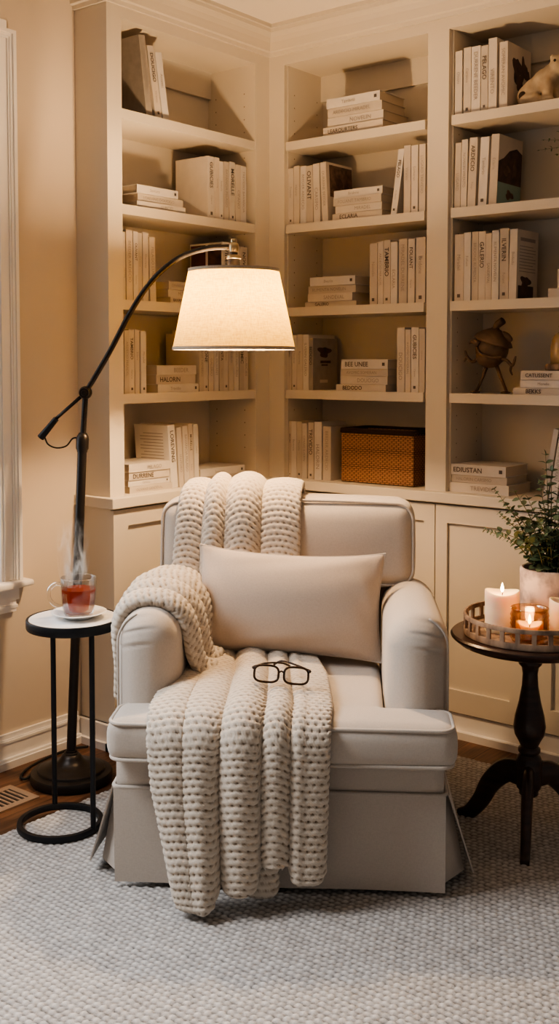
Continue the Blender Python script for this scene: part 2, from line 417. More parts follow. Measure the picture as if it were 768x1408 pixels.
def door(mb_dir, a0, a1, p0, p1, z0, z1, pz0, pz1, root, o, axis):
    """shaker door: frame around a recessed panel; axis 'y' = face looks to +x"""
    def bx(m, s0, s1, d0, d1, zz0, zz1):
        if axis == 'y': m.box(d0, d1, s0, s1, zz0, zz1)
        else: m.box(s0, s1, -d1, -d0, zz0, zz1)
    m = MB(); D = .020
    bx(m, a0, p0, 0, D, z0, z1); bx(m, p1, a1, 0, D, z0, z1); bx(m, p0, p1, 0, D, z0, pz0); bx(m, p0, p1, 0, D, pz1, z1); bx(m, p0, p1, 0, D-.012, pz0, pz1)
    return part(m, 'cabinet_door', M['paint'], root, o)
ca = thing('base_cabinet', 'low cream base cabinet under the left bookcase, behind the armchair arm', 'cabinet', (-.12,-.45,0)); off = Vector((.12,.45,0))
part(MB().box(-.25,0,-.861,-.04,.085,.838), 'carcass', M['paint'], ca, off)
door(None, -.866, -.045, -.798, -.11, .09, .830, .17, .773, ca, off, 'y')
part(MB().box(-.158,.012,-.880,-.866,0,.085).box(-.158,.03,-.894,-.880,0,.026).box(0,.03,-.894,-.05,0,.026).box(-.01,.012,-.866,-.05,0,.085), 'toe_kick', M['trim'], ca, off)
for nm, x0, x1, ds in (('low cream base cabinet under the middle bay, hidden mostly behind the armchair back', .0, .781, ((.045,.363,.10,.31),(.365,.780,.41,.734))),
                       ('low cream base cabinet with shaker doors behind the dark round table', .783, 1.58, ((.784,1.154,.83,1.08),(1.156,1.578,1.231,1.50)))):
    ca = thing('base_cabinet', nm, 'cabinet', ((x0+x1)/2,.12,0)); off = Vector((-(x0+x1)/2,-.12,0))
    part(MB().box(x0,x1,0,.25,.085,.838), 'carcass', M['paint'], ca, off)
    for a0, a1, p0, p1 in ds: door(None, a0, a1, p0, p1, .09, .830, .17, .766, ca, off, 'x')
    part(MB().box(max(x0,.035),x1,-.012,0,0,.085).box(max(x0,.035),x1,-.034,-.012,0,.026), 'toe_kick', M['trim'], ca, off)

# ------------------------------------------------------------------ books
def text_mesh(body, bold):
    cu = bpy.data.curves.new('t', 'FONT'); cu.body = body; cu.size = 1; cu.align_x = 'CENTER'; cu.align_y = 'CENTER'; cu.resolution_u = 2
    cu.offset = .012 if bold else 0.0
    ob = bpy.data.objects.new('t', cu); COL.objects.link(ob)
    dg = bpy.context.evaluated_depsgraph_get(); dg.update()
    me = bpy.data.meshes.new_from_object(ob.evaluated_get(dg)); bpy.data.objects.remove(ob); bpy.data.curves.remove(cu)
    n = len(me.vertices); co = np.zeros(n*3); me.vertices.foreach_get('co', co); co = co.reshape(-1,3)
    lo, hi = co.min(0), co.max(0); co -= (lo+hi)/2; sz = hi-lo
    fs = [tuple(p.vertices) for p in me.polygons]; bpy.data.meshes.remove(me)
    return co, fs, sz
TITLES = ['BEDODO','DOUCIGO','AVOMIC','GUBICIES','LOREVING','SENTURO','BAVANCIA','MORELLE','CIPANO','TREVIDIO','HALORIN','BEEDER','OLIVANT','CARSIMO','DURRENE',
          'PELAGO','VIRENTO','SOMERAN','LUGARD','NOVELIN','ARDECIO','TAMBRIO','ECLARIA','MIRADEL','FOLIANT','BRIDONE','GALERIO','SANDEVAL','RUMENTA','ILVERIN']
tcount = [0]
def spine_text(me_b, body, cx, cz, L, Hh, bold):
    """text lying on the spine plane (y just in front of 0), reading top to bottom"""
    co, fs, sz = text_mesh(body, bold)
    k = min(L/sz[0], Hh/sz[1]); co = co*k
    # text x -> -z , text y -> +x
    me_b.add([(cx+p[1], -.0007, cz-p[0]) for p in co], fs)
def book(label, cat_group, loc, rot, t, h, d, cov, title, style, pic=None, side='R'):
    r = thing('book', label, 'book', loc, 0, cat_group, rot)
    c = MB().box(0,t,0,.0022,0,h).box(0,.0018,.0022,d,0,h).box(t-.0018,t,.0022,d,0,h)
    c.v = [(x, y + (.0016 if (abs(x) < 1e-6 or abs(x-t) < 1e-6) and y < 1e-6 else 0), z) for x, y, z in c.v]   # softened spine corners
    c.build('cover', cov, r)
    MB().box(.0018, t-.0018, .0022, d-.004, .003, h-.003).build('pages', M['pages'], r)
    tx = MB(); t2_ = MB(); t3_ = MB()
    if style == 'bold': spine_text(tx, title, t/2, h*.66, h*.5, t*.62, True)
    elif style == 'long': spine_text(tx, title + ' ' + TITLES[(tcount[0]*7+3) % 30], t/2, h*.55, h*.72, t*.42, False)
    elif style == 'two':
        spine_text(tx, title, t/2, h*.70, h*.42, t*.50, True); spine_text(t2_, TITLES[(tcount[0]*11+5) % 30].capitalize(), t/2, h*.30, h*.26, t*.30, False)
    elif style == 'small': spine_text(tx, title.capitalize(), t/2, h*.58, h*.45, t*.36, False)
    elif style == 'low': spine_text(tx, title, t/2, h*.40, h*.5, t*.46, False)
    if style in ('bold','small','two') and tcount[0] % 2:     # small publisher-style block at the spine foot
        t3_.add([(t*.33,-.0007,h*.055),(t*.67,-.0007,h*.055),(t*.67,-.0007,h*.055+t*.34),(t*.33,-.0007,h*.055+t*.34)], [(0,1,2,3)])
    tcount[0] += 1
    tx.build('spine_title', M['ink'] if style in ('bold','two') else M['inkgrey'], r)
    if t2_.v: t2_.build('spine_author', M['inkgrey'], r)
    if t3_.v: t3_.build('spine_mark', M['ink'], r)
    if pic:
        X = t+.0006 if side == 'R' else -.0006
        def quad(mb, y0, y1, z0, z1):
            q = [(X,y0*d,z0*h),(X,y1*d,z0*h),(X,y1*d,z1*h),(X,y0*d,z1*h)]
            mb.add(q if side == 'R' else q[::-1], [(0,1,2,3)])
        def blob(mb, cy, cz, ry, rz, seed, n=26, lift=0):
            q = []
            for k in range(n):
                a = 2*PI*k/n; w_ = 1 + .22*math.sin(3*a+seed) + .14*math.sin(5*a+seed*2.3)
                q.append((X + (lift if side == 'R' else -lift), (cy+ry*w_*math.cos(a))*d, (cz+rz*w_*math.sin(a))*h))
            mb.add(q if side == 'R' else q[::-1], [tuple(range(n))])
        if pic == 'maroon':
            m = MB(); quad(m, .05,.45,.45,.97); m.build('cover_picture', M['photo'], r); m = MB(); quad(m,.52,.97,.5,.97); m.build('cover_picture', M['redcover'], r)
        elif pic == 'blot':
            m = MB(); blob(m,.40,.62,.17,.20,.4); blob(m,.68,.66,.13,.17,2.2,lift=.0002); blob(m,.55,.42,.13,.16,4.0,lift=.0004); blob(m,.86,.52,.08,.20,1.2,lift=.0006); m.build('cover_picture', M['photo'], r)
        elif pic == 'photo':
            m = MB(); quad(m,.12,.98,.42,.96); m.build('cover_picture', M['photo2'], r); m = MB(); blob(m,.45,.66,.14,.12,.9,lift=.0004); blob(m,.75,.6,.1,.12,3,lift=.0006); m.build('cover_picture', M['photo'], r)
        elif pic == 'teal':
            m = MB(); quad(m,.02,.99,.02,.33); m.build('cover_picture', M['teal'], r)
            m = MB(); m.add([(X,.02*d,.33*h),(X,.99*d,.33*h),(X,.99*d,.80*h),(X,.75*d,.86*h),(X,.45*d,.80*h),(X,.22*d,.68*h),(X,.02*d,.62*h)], [tuple(range(7))]); m.build('cover_picture', M['photo'], r)
            m = MB(); blob(m,.52,.17,.16,.06,2,lift=.0005); blob(m,.35,.52,.13,.08,1,lift=.0005); blob(m,.68,.55,.08,.13,3,lift=.0007); m.build('cover_picture', M['photo2'], r)
        elif pic == 'house':
            m = MB(); blob(m,.46,.74,.24,.10,.3); quad(m,.30,.72,.52,.57); quad(m,.34,.60,.47,.50); m.build('cover_picture', M['photo'], r)
            m = MB(); quad(m,.28,.60,.14,.20); m.build('cover_picture', M['covers'][1], r)
        elif pic == 'text':
            m = MB()
            for k in range(11): quad(m,.16,.84-.1*((k*5)%3==0),.86-k*.05,.872-k*.05)
            m.build('cover_text', M['inkgrey'], r); m = MB(); quad(m,.45,.68,.13,.22); m.build('cover_picture', M['photo'], r)
        elif pic == 'portrait':
            m = MB()
            for k in range(9): quad(m,.12,.88-.12*((k*5)%3==0),.76-k*.045,.771-k*.045)
            quad(m,.15,.85,.84,.89); m.build('cover_text', M['inkgrey'], r)
            m = MB(); quad(m,.08,.80,.01,.20); blob(m,.42,.25,.22,.09,.7,lift=.0004); m.build('cover_picture', M['photo'], r)
    return r

UP = {
  'L0': [(-0.6591,0.0321,0.275,-7.5), (-0.6089,0.0328,0.250,-9.5), (-0.5725,0.0333,0.235,-9.5)],
  'L1': [(-0.3392,0.0367,0.232,0), (-0.3013,0.0256,0.232,0), (-0.2736,0.0250,0.222,0), (-0.2469,0.0279,0.224,0), (-0.2148,0.0299,0.228,0), (-0.1806,0.0303,0.222,0), (-0.1481,0.0351,0.222,0)],
  'L2': [(-0.7740,0.0127,0.235,0), (-0.7596,0.0311,0.243,0), (-0.7260,0.0221,0.242,0), (-0.7022,0.0216,0.238,0), (-0.6785,0.0279,0.243,0), (-0.6434,0.0308,0.228,-1.5), (-0.2583,0.0423,0.245,0), (-0.2138,0.0236,0.235,0), (-0.1881,0.0325,0.235,0), (-0.1534,0.0418,0.235,0)],
  'L3': [(-0.7732,0.0242,0.222,0), (-0.7480,0.0269,0.226,0), (-0.7201,0.0219,0.226,0), (-0.6929,0.0268,0.220,0), (-0.3911,0.0258,0.220,0), (-0.3636,0.0260,0.235,0), (-0.3357,0.0263,0.228,0), (-0.3075,0.0266,0.240,0), (-0.2790,0.0269,0.225,0), (-0.2502,0.0272,0.230,0), (-0.2210,0.0275,0.222,0), (-0.1916,0.0278,0.236,0), (-0.1618,0.0281,0.226,0), (-0.1317,0.0284,0.232,0)],
  'L4': [(-0.5417,0.0382,0.232,-4.5), (-0.4996,0.0252,0.222,-4), (-0.4716,0.0283,0.226,-3.5), (-0.4402,0.0230,0.232,-2.5), (-0.4148,0.0257,0.230,-2)],
  'R1': [(0.0809,0.0256,0.222,0), (0.1087,0.0283,0.228,0), (0.1384,0.0295,0.225,0), (0.1696,0.0352,0.222,-1), (0.2070,0.0334,0.226,-1.5), (0.2491,0.0295,0.228,-3), (0.5586,0.0269,0.236,8), (0.6151,0.0295,0.246,0), (0.6474,0.0295,0.242,0), (0.6814,0.0270,0.242,0)],
  'R2': [(0.4666,0.0346,0.228,0), (0.5041,0.0245,0.234,0), (0.5306,0.0301,0.236,0), (0.5626,0.0285,0.227,0), (0.5952,0.0360,0.236,0), (0.6353,0.0288,0.234,0), (0.6702,0.0397,0.236,0)],
  'R3': [(0.0820,0.0150,0.216,0), (0.0981,0.0236,0.218,0), (0.1235,0.0284,0.220,0), (0.1545,0.0288,0.219,0), (0.1847,0.0211,0.204,0), (0.5895,0.0334,0.238,0), (0.6261,0.0231,0.230,0), (0.6523,0.0319,0.237,0), (0.6869,0.0245,0.232,0)],
  'R4': [(0.0820,0.0125,0.226,0), (0.0952,0.0265,0.226,0), (0.1239,0.0263,0.226,0), (0.1517,0.0236,0.220,0), (0.1785,0.0280,0.224,0), (0.2101,0.0356,0.228,0), (0.2531,0.0386,0.212,0)],
  'B0': [(0.8257,0.0282,0.222,0), (0.8568,0.0291,0.230,0), (0.8882,0.0352,0.228,0), (0.9262,0.0265,0.224,0), (0.9549,0.0323,0.243,0), (0.9940,0.0313,0.225,0)],
  'B1': [(0.8239,0.0252,0.228,1), (0.8500,0.0250,0.236,1), (0.8779,0.0327,0.238,2), (0.9162,0.0351,0.235,2.5), (0.9586,0.0316,0.240,2.5)],
  'B2': [(0.8291,0.0363,0.235,0), (0.8668,0.0270,0.239,0), (0.8956,0.0259,0.240,0), (0.9229,0.0271,0.239,0), (0.9508,0.0232,0.230,0), (0.9759,0.0258,0.238,0), (1.0033,0.0332,0.243,0), (1.0379,0.0298,0.238,1)],
  'B4': [(1.1725,0.0184,0.240,9), (1.1965,0.0286,0.245,9)],
}
ST = {
  'L1': [(-0.7041,0.2060,0.030), (-0.6971,0.2296,0.027), (-0.7076,0.2440,0.024)],
  'L2': [(-0.5476,0.1347,0.030), (-0.5476,0.1426,0.027), (-0.5439,0.1428,0.022)],
  'L3': [(-0.6114,0.2065,0.034), (-0.6114,0.2065,0.034), (-0.6114,0.2144,0.031)],
  'L4': [(-0.7557,0.2067,0.030), (-0.7523,0.2032,0.028), (-0.7523,0.2070,0.022), (-0.7523,0.2127,0.024)],
  'L4b': [(-0.3849,0.2584,0.030), (-0.3849,0.2942,0.027)],
  'R0': [(0.2672,0.2439,0.036), (0.2707,0.2465,0.034), (0.2672,0.2541,0.036), (0.2517,0.2729,0.034)],
  'R1': [(0.2975,0.2216,0.030), (0.3010,0.2182,0.030), (0.3078,0.2113,0.028), (0.2906,0.2275,0.026)],
  'R2': [(0.1862,0.2143,0.034), (0.1755,0.2250,0.030), (0.1791,0.2114,0.031), (0.1626,0.2440,0.020)],
  'R3': [(0.3402,0.2111,0.036), (0.3341,0.2157,0.027), (0.3307,0.2146,0.032), (0.3155,0.2278,0.026)],
  'B2': [(1.2158,0.1500,0.062), (1.1802,0.2200,0.031)],
  'B3': [(1.0863,0.1965,0.031), (1.0830,0.2048,0.027), (1.0606,0.2222,0.024)],
  'B4': [(0.8111,0.2237,0.038), (0.8052,0.2324,0.027), (0.8016,0.2469,0.035)],
}
UNIT = {'L':'left bookcase','R':'middle bay','B':'right bay'}
SHELF = ['top shelf','second shelf','third shelf','fourth shelf','bottom ledge']
ORD = ['first','second','third','fourth','fifth','sixth','seventh','eighth','ninth','tenth']
STYLES = ['long','bold','small','two','low','long','small']
PIC = {('L0',0):('grey_shade_cover',None),('L1',0):(None,None),('L2',6):(None,'maroon'),('L4',0):(None,'text'),('R1',5):(None,'photo'),('R3',4):('grey_shade_cover','house'),  # first entry: the leaning book's shaded cover, shade put into its colour
       ('B0',5):(None,'blot'),('B1',4):(None,'teal'),('B2',7):(None,'portrait')}
LOOK = {('L0',0):'leaning book, wide cover with shade painted in grey',('L1',0):'thick pale book with broad blank cover',('L2',6):'book with a dark maroon cover above the lamp shade',
        ('L4',0):'leaning book with printed text on cover',('R1',5):'leaning book with brown photo cover',('R3',4):'grey book with a small picture on cover',
        ('B0',5):'book with dark maroon blot on cover',('B1',4):'book with black and teal picture cover',('B2',7):'book with text and portrait on cover'}
SETB = {'L':-.018, 'R':.018, 'B':.018}
ti = 0
for key, row in UP.items():
    u, s = key[0], int(key[1]); z = (ZS+[ZC])[s]; a = 0
    # separate rows on one shelf are told apart by which side they stand on
    groups = [0]*len(row)
    for i in range(1, len(row)): groups[i] = groups[i-1] + (1 if row[i][0]-(row[i-1][0]+row[i-1][1]) > .08 else 0)
    for i, (p, t, h, lean) in enumerate(row):
        cov = M['covers'][(ti*5 + s) % 4]; pic = None
        if (key, i) in PIC:
            c_, pic = PIC[(key, i)]
            if c_: cov = M[c_]
        d = .165 + .02*((ti*7) % 5)/5
        th = R(abs(lean)); t2 = max(t*math.cos(th)-.0008, .008) if lean == 0 else t*.93
        lift = t2*math.sin(th) if lean > 0 else 0
        sb = .006*((ti*3) % 4)/4
        if u == 'L': loc = (SETB['L']-sb, p, z+lift)
        else: loc = (p, SETB[u]+sb, z+lift)
        rot = (0, R(lean), R(90) if u == 'L' else 0)
        gi = [k for k in range(len(row)) if groups[k] == groups[i]]
        where = '%s of %s' % (SHELF[s], UNIT[u])
        rowname = ' in left row' if max(groups) and groups[i] == 0 else (' in right row' if max(groups) else '')
        if (key, i) in LOOK: lab = '%s, %s' % (LOOK[(key, i)], where)
        else: lab = '%s upright cream book from left%s, %s' % (ORD[gi.index(i)], rowname, where)
        book(lab, 'upright books on %s' % where, loc, rot, t2, h, d, cov, TITLES[ti % 30], STYLES[(ti*3+s) % 7], pic, 'L' if u == 'L' else 'R')
        ti += 1
SORD = {2:['upper','lower'],3:['top','middle','bottom'],4:['top','second','third','bottom']}
SPECIAL = {('B2',1):'YIN', ('B3',0):'CATUSSENT', ('B3',2):'BEKKS', ('R0',3):'LEAROURTERS', ('R3',0):'BEE UNEE', ('B4',0):'EDIUSTAN'}
for key, row in ST.items():
    u, s = key[0], int(key[1]); z = (ZS+[ZC])[s]; n = len(row)
    for i in reversed(range(n)):
        p, L, t = row[i]
        d = [.17,.18,.165,.175][(ti) % 4]
        cov = M['covers'][(ti*3+1) % 4]
        sb = .004*((ti*5) % 3)
        if u == 'L': loc = (SETB['L']-sb, p+L, z); rot = (0, R(-90), R(90))
        else: loc = (p+L, SETB[u]+sb, z); rot = (0, R(-90), 0)
        where = '%s of %s' % (SHELF[s], UNIT[u])
        stn = 'right-hand flat stack' if key == 'L4b' else ('left-hand flat stack' if key == 'L4' else 'flat stack')
        lab = '%s book of the %s on the %s' % (SORD[n][i], stn, where)
        if key == 'B2' and i == 0: lab = 'thick pale book lying on the flat book at right edge, third shelf right bay'
        lab = lab if len(lab.split()) <= 16 else lab.replace(' the', '')
        book(lab, 'stacked books on %s' % where, loc, rot, t-.0006, L, d, cov, SPECIAL.get((key,i), TITLES[ti % 30]), ['bold','small','long','low'][(ti*3) % 4] if (key,i) not in SPECIAL else 'bold', None)
        z += t; ti += 1

# ------------------------------------------------------------------ shelf ornaments
# wicker basket
def woven_wall(P0, U, V, Lu, Lv, Nrm, pu=.020, pv=.0075, amp=.0028, res=.0026):
    nu, nv = int(Lu/res), int(Lv/res)
    u = np.linspace(0, Lu, nu+1); v_ = np.linspace(0, Lv, nv+1); UU, VV = np.meshgrid(u, v_)
    b = VV/pv; row = np.floor(b); fb = b-row-.5; a = UU/pu + .5*(row % 2); fa = a-np.floor(a)-.5
    h = np.sqrt(np.clip(1-(2*fb)**2, 0, 1))*(1-.75*np.abs(2*fa)**4)
    P = np.array(P0)[None,None] + UU[...,None]*np.array(U) + VV[...,None]*np.array(V) + (h*amp)[...,None]*np.array(Nrm)
    idx = np.arange((nu+1)*(nv+1)).reshape(nv+1, nu+1)
    F = np.stack([idx[:-1,:-1], idx[:-1,1:], idx[1:,1:], idx[1:,:-1]], -1).reshape(-1,4)
    return P.reshape(-1,3), F, h.ravel()
def np_mesh(name, parts, m, parent=None):
    V = []; F = []; H = []; o = 0
    for p, f, h in parts: V.append(p); F.append(f+o); H.append(h); o += len(p)
    V = np.concatenate(V).astype(np.float32); F = np.concatenate(F).astype(np.int32); H = np.concatenate(H).astype(np.float32)
    me = bpy.data.meshes.new(name); me.vertices.add(len(V)); me.vertices.foreach_set('co', V.ravel())
    me.loops.add(F.size); me.loops.foreach_set('vertex_index', F.ravel())
    me.polygons.add(len(F)); me.polygons.foreach_set('loop_start', np.arange(0, F.size, 4, dtype=np.int32)); me.update(calc_edges=True)
    at = me.attributes.new('relief', 'FLOAT', 'POINT'); at.data.foreach_set('value', H)
    me.shade_smooth(); me.validate()
    return link(name, me, m, parent)
bk = thing('basket', 'brown woven wicker storage basket on bottom ledge of middle bay', 'basket', (.495,.125,ZC+.002))
W, D, Hh = .325, .18, .198
np_mesh('woven_body', [woven_wall((-W/2,-D/2,0),(1,0,0),(0,0,1),W,Hh,(0,-1,0)), woven_wall((W/2,-D/2,0),(0,1,0),(0,0,1),D,Hh,(1,0,0)),
                       woven_wall((W/2,D/2,0),(-1,0,0),(0,0,1),W,Hh,(0,1,0)), woven_wall((-W/2,D/2,0),(0,-1,0),(0,0,1),D,Hh,(-1,0,0)),
                       woven_wall((W/2-.012,-D/2+.012,.006),(-1,0,0),(0,0,1),W-.024,Hh-.006,(0,1,0)), woven_wall((-W/2+.012,D/2-.012,.006),(1,0,0),(0,0,1),W-.024,Hh-.006,(0,-1,0)),
                       woven_wall((-W/2,D/2,.006),(1,0,0),(0,-1,0),W,D,(0,0,1))], M['wicker'], bk)
rim = MB()
for zz in (Hh-.004, Hh+.004):
    rim.tube([(-W/2,-D/2,zz),(W/2,-D/2,zz),(W/2,D/2,zz),(-W/2,D/2,zz)], .0065, 8, True)
rim.build('rim', M['wicker'], bk, True)

# carved animal on the top shelf of the right bay
bz = ZS[0]
an = thing('animal_figurine', 'carved buff stone animal figurine on the top shelf of right bay', 'figurine', (1.15,.085,bz))
E = MB()
Ry = lambda a: Matrix.Rotation(R(a), 3, 'Y')
E.ell((-.078,0,.040),(.036,.042,.042)); E.ell((-.052,0,.058),(.050,.044,.042),Ry(-35)); E.ell((-.018,0,.082),(.050,.042,.042),Ry(-40)); E.ell((.008,0,.100),(.034,.038,.038))
E.ell((.038,-.008,.128),(.032,.034,.033)); E.ell((.062,-.018,.118),(.020,.019,.017)); E.ell((.022,-.028,.150),(.010,.008,.012)); E.ell((.028,.022,.152),(.010,.008,.012))
E.ell((.006,-.026,.048),(.019,.019,.054)); E.ell((.012,.026,.048),(.019,.019,.054)); E.ell((.012,-.034,.011),(.024,.019,.012)); E.ell((.018,.030,.011),(.024,.019,.012))
E.ell((-.056,-.034,.022),(.040,.020,.022)); E.ell((-.056,.032,.022),(.040,.020,.022)); E.ell((-.028,-.036,.011),(.026,.015,.011))
o = E.build('body', M['stone'], an); applied(o, [('REMESH', dict(mode='VOXEL', voxel_size=.005)), ('SMOOTH', dict(iterations=6, factor=.5))])
MB().ell((-.080,-.0405,.038),(.014,.005,.014),None,12,8).build('haunch_mark', M['dkstone'], an, True)
for dx, dy, dz in ((.036,-.0415,.136),(.055,-.037,.138)): MB().ell((dx,dy,dz),(.005,.003,.005),None,10,6).build('eye', M['dkstone'], an, True)
MB().ell((.070,-.036,.122),(.006,.005,.005),None,10,6).build('nose', M['dkstone'], an, True)

# long-legged bird-like figure on the fourth shelf
bz = ZS[3]
bd = thing('creature_sculpture', 'brown metal sculpture of a round long-legged bird on fourth shelf of right bay', 'sculpture', (.950,.075,bz))
b = MB().ell((.0,0,.155),(.060,.052,.058)); b.ell((-.006,-.004,.130),(.050,.046,.040)); b.build('body', M['bronze'], bd, True)
hat = MB(); prof_ = []
for k in range(14):
    t = k/13; prof_.append((.072*(1-t)**.55*(1-.1*t), .050*t**.8))
hm = MB().lathe([(.066,-.004)]+prof_, 28); Mh = Ry(18)
hat.add([Vector((.004,0,.182)) + Mh @ Vector((p[0]*1.02, p[1]*.85, p[2])) for p in hm.v], hm.f)
hat.build('cap', M['bronze'], bd, True)
MB().tube(catmull([(-.028,-.040,.172),(-.05,-.042,.184),(-.074,-.03,.176)],5),[.012,.012,.011,.010,.010,.009,.008,.007,.005,.004,.002],8).build('beak', M['bronze'], bd, True)
MB().tube(catmull([(-.040,-.038,.168),(-.018,-.053,.142),(.022,-.052,.128),(.055,-.03,.13)],6),.004,8).build('strap', M['bronze'], bd, True)
tk = MB().tube(catmull([(.012,0,.222),(.022,-.004,.240),(.046,-.006,.256)],6),[.012]*6+[.013,.014,.014,.014,.014,.014,.013],10); tk.tube([(.002,-.006,.222),(.024,.006,.232)],.010,8); tk.build('topknot', M['bronze'], bd, True)
MB().ell((.058,0,.200),(.026,.012,.012),Ry(40),14,8).build('ear', M['bronze'], bd, True)
for s, (x0, x1) in ((0,(-.014,-.058)),(1,(.014,.060))):
    lg = MB().tube([(x0,0,.110),(x0+(x1-x0)*.5,0,.055),(x1,-.002,.006)],[.0075,.006,.0055],10)
    lg.tube([(x1-.016,-.014,.004),(x1,0,.005),(x1+.014,-.006,.004)],[.003,.005,.003],8); lg.tube([(x1,0,.005),(x1-.002,-.022,.004)],[.005,.003],8)
    lg.build('leg', M['bronze'], bd, True)
MB().tube(catmull([(-.044,-.01,.128),(-.068,-.012,.112),(-.090,-.014,.130),(-.098,-.014,.152)],5),[.006]*11+[.0055,.005,.005,.004,.003],8).tube([(-.090,-.014,.130),(-.098,-.02,.112)],[.005,.003],8).build('arm', M['bronze'], bd, True)
MB().tube(catmull([(.046,-.01,.122),(.066,-.014,.116),(.088,-.016,.100),(.100,-.016,.132)],5),[.006]*11+[.0055,.005,.005,.004,.003],8).tube(catmull([(.086,-.016,.104),(.082,-.018,.082),(.090,-.02,.066)],4),[.005,.005,.005,.005,.0045,.004,.004,.003,.003],8).build('arm', M['bronze'], bd, True)

# bell cloche on the stacked books
cz = ZS[3] + .031+.027+.024
cl = thing('bell_cloche', 'amber glass bell cloche standing on stacked books at right edge', 'cloche', (1.198,.105,cz))
MB().lathe([(.052,0),(.056,.004),(.056,.016),(.052,.022),(.040,.024)], 40).build('base', M['traywood'], cl, True, 40)
MB().lathe([(.038,.024),(.0385,.06),(.038,.085),(.034,.105),(.025,.121),(.012,.130),(.007,.133)], 40).build('dome', M['cloche'], cl, True)
MB().lathe([(.006,.131),(.005,.138),(.011,.146),(.012,.152),(.008,.159),(.0,.161)], 24).build('knob', M['cloche'], cl, True)

# ------------------------------------------------------------------ plants
def leaf(mb, base, dirv, L, Wd, roll=0, cup=.25):
    d = Vector(dirv).normalized(); s = d.cross(Vector((0,0,1)))
    if s.length < .05: s = Vector((1,0,0))
    s.normalize(); n_ = s.cross(d).normalized()
    q = Matrix.Rotation(roll, 3, d); s = q @ s; n_ = q @ n_
    rows = [(0,.05),(.2,.7),(.45,1),(.7,.85),(.9,.4),(1,.02)]
    v = []; f = []
    for t, w_ in rows:
        c = Vector(base) + d*(L*t) - n_*(.25*L*t*t)
        v += [c - s*(Wd/2*w_) + n_*cup*Wd*w_*.5, c, c + s*(Wd/2*w_) + n_*cup*Wd*w_*.5]
    for i in range(len(rows)-1):
        for j in range(2): f.append((i*3+j, i*3+j+1, i*3+j+4, i*3+j+3))
    mb.add(v, f)
def sprig(lm, sm, path, nl, L0, L1, rs, r0=.0022):
    P = catmull(path, 8); n = len(P)
    sm.tube(P, [r0*(1-.7*i/(n-1)) for i in range(n)], 6)
    for k in range(nl):
        t = .12 + .88*k/(nl-1); i = min(int(t*(n-1)), n-2); p = P[i].lerp(P[i+1], t*(n-1)-i); tg = (P[i+1]-P[i]).normalized()
        L = (L0 + (L1-L0)*t)*rs.uniform(.8,1.2); side = tg.cross(Vector((math.cos(k*2.1),math.sin(k*2.1),.3))).normalized()
        for sg in (-1, 1):
            leaf(lm, p, side*sg + tg*.55, L, L*rs.uniform(.62,.88), rs.uniform(-.6,.6))
    leaf(lm, P[-1], P[-1]-P[-2], L1, L1*.55)

# ------------------------------------------------------------------ pedestal table with tray, candles and plant
TX, TY, TH = 1.425, -.592, .580
tb = thing('pedestal_table', 'small round dark walnut pedestal table right of the armchair', 'table', (TX,TY,0))
MB().lathe([(0,TH-.034),(.185,TH-.034),(.200,TH-.028),(.206,TH-.020),(.214,TH-.017),(.221,TH-.010),(.222,TH-.005),(.217,TH),(0,TH)], 72).build('tabletop', M['darkwood'], tb, True, 35)
ped = [(0,.115),(.020,.115),(.027,.122),(.027,.132),(.034,.140),(.036,.152),(.036,.215),(.033,.228),(.026,.236),(.031,.244),(.031,.252),(.024,.258),(.030,.272),(.041,.292),(.045,.315),(.041,.345),(.031,.385),(.023,.430),(.021,.465),(.024,.484),(.032,.492),(.034,.500),(.030,.509),(.024,.514),(.030,.526),(.046,.546),(0,.546)]
MB().lathe(ped, 40).build('pedestal', M['darkwood'], tb, True, 50)
def leg_mesh(a):
    side = catmull([(.025,.175),(.070,.172),(.115,.128),(.145,.070),(.178,.028),(.210,.012)], 6); n = len(side)
    th = [.038*(1-.55*i/(n-1)) for i in range(n)]; wd = [.034-.010*i/(n-1) for i in range(n)]
    v = []; f = []; ca_, sa = math.cos(a), math.sin(a)
    for i, p in enumerate(side):
        q = side[min(i+1,n-1)]; o_ = side[max(i-1,0)]; t = Vector((q.x-o_.x, q.y-o_.y, 0)).normalized(); nn = Vector((-t.y, t.x, 0))
        for k in range(12):
            an_ = 2*PI*k/12; dx = nn.x*th[i]*math.sin(an_); dz = nn.y*th[i]*math.sin(an_); w_ = wd[i]/2*max(-1,min(1,1.25*math.cos(an_)))
            r_, z_ = p.x+dx, max(p.y+dz, .003)
            v.append((r_*ca_-w_*sa, r_*sa+w_*ca_, z_))
    for i in range(n-1):
        for k in range(12): f.append((i*12+k, i*12+(k+1)%12, (i+1)*12+(k+1)%12, (i+1)*12+k))
    f.append(tuple(range(12))[::-1]); f.append(tuple(range((n-1)*12, n*12)))
    return MB().add(v, f)
for a in (R(-67), R(53), R(184)): leg_mesh(a).build('leg', M['darkwood'], tb, True)

trx, try_, trz = TX+.012, TY-.008, TH
tr = thing('serving_tray', 'round weathered wood gallery tray on the dark pedestal table', 'tray', (trx,try_,trz))
TR = .192
MB().lathe([(0,0),(TR-.004,0),(TR-.002,.004),(TR-.002,.010),(0,.010)], 72).build('tray_base', M['traywood'], tr, True, 35)
MB().lathe([(TR-.006,.002),(TR,.002),(TR+.001,.010),(TR,.019),(TR-.006,.019)], 72, closed=True).build('lower_rim', M['traywood'], tr, True, 40)
MB().lathe([(TR-.007,.046),(TR+.001,.046),(TR+.002,.052),(TR,.058),(TR-.006,.058)], 72, closed=True).build('top_rail', M['traywood'], tr, True, 40)
for k in range(28):
    a = 2*PI*k/28; Mz = Matrix.Rotation(a, 3, 'Z')
    MB().obox(Mz @ Vector((TR-.003,0,.0325)), (.0055,.0125,.030), Mz).build('slat', M['traywood'], tr)

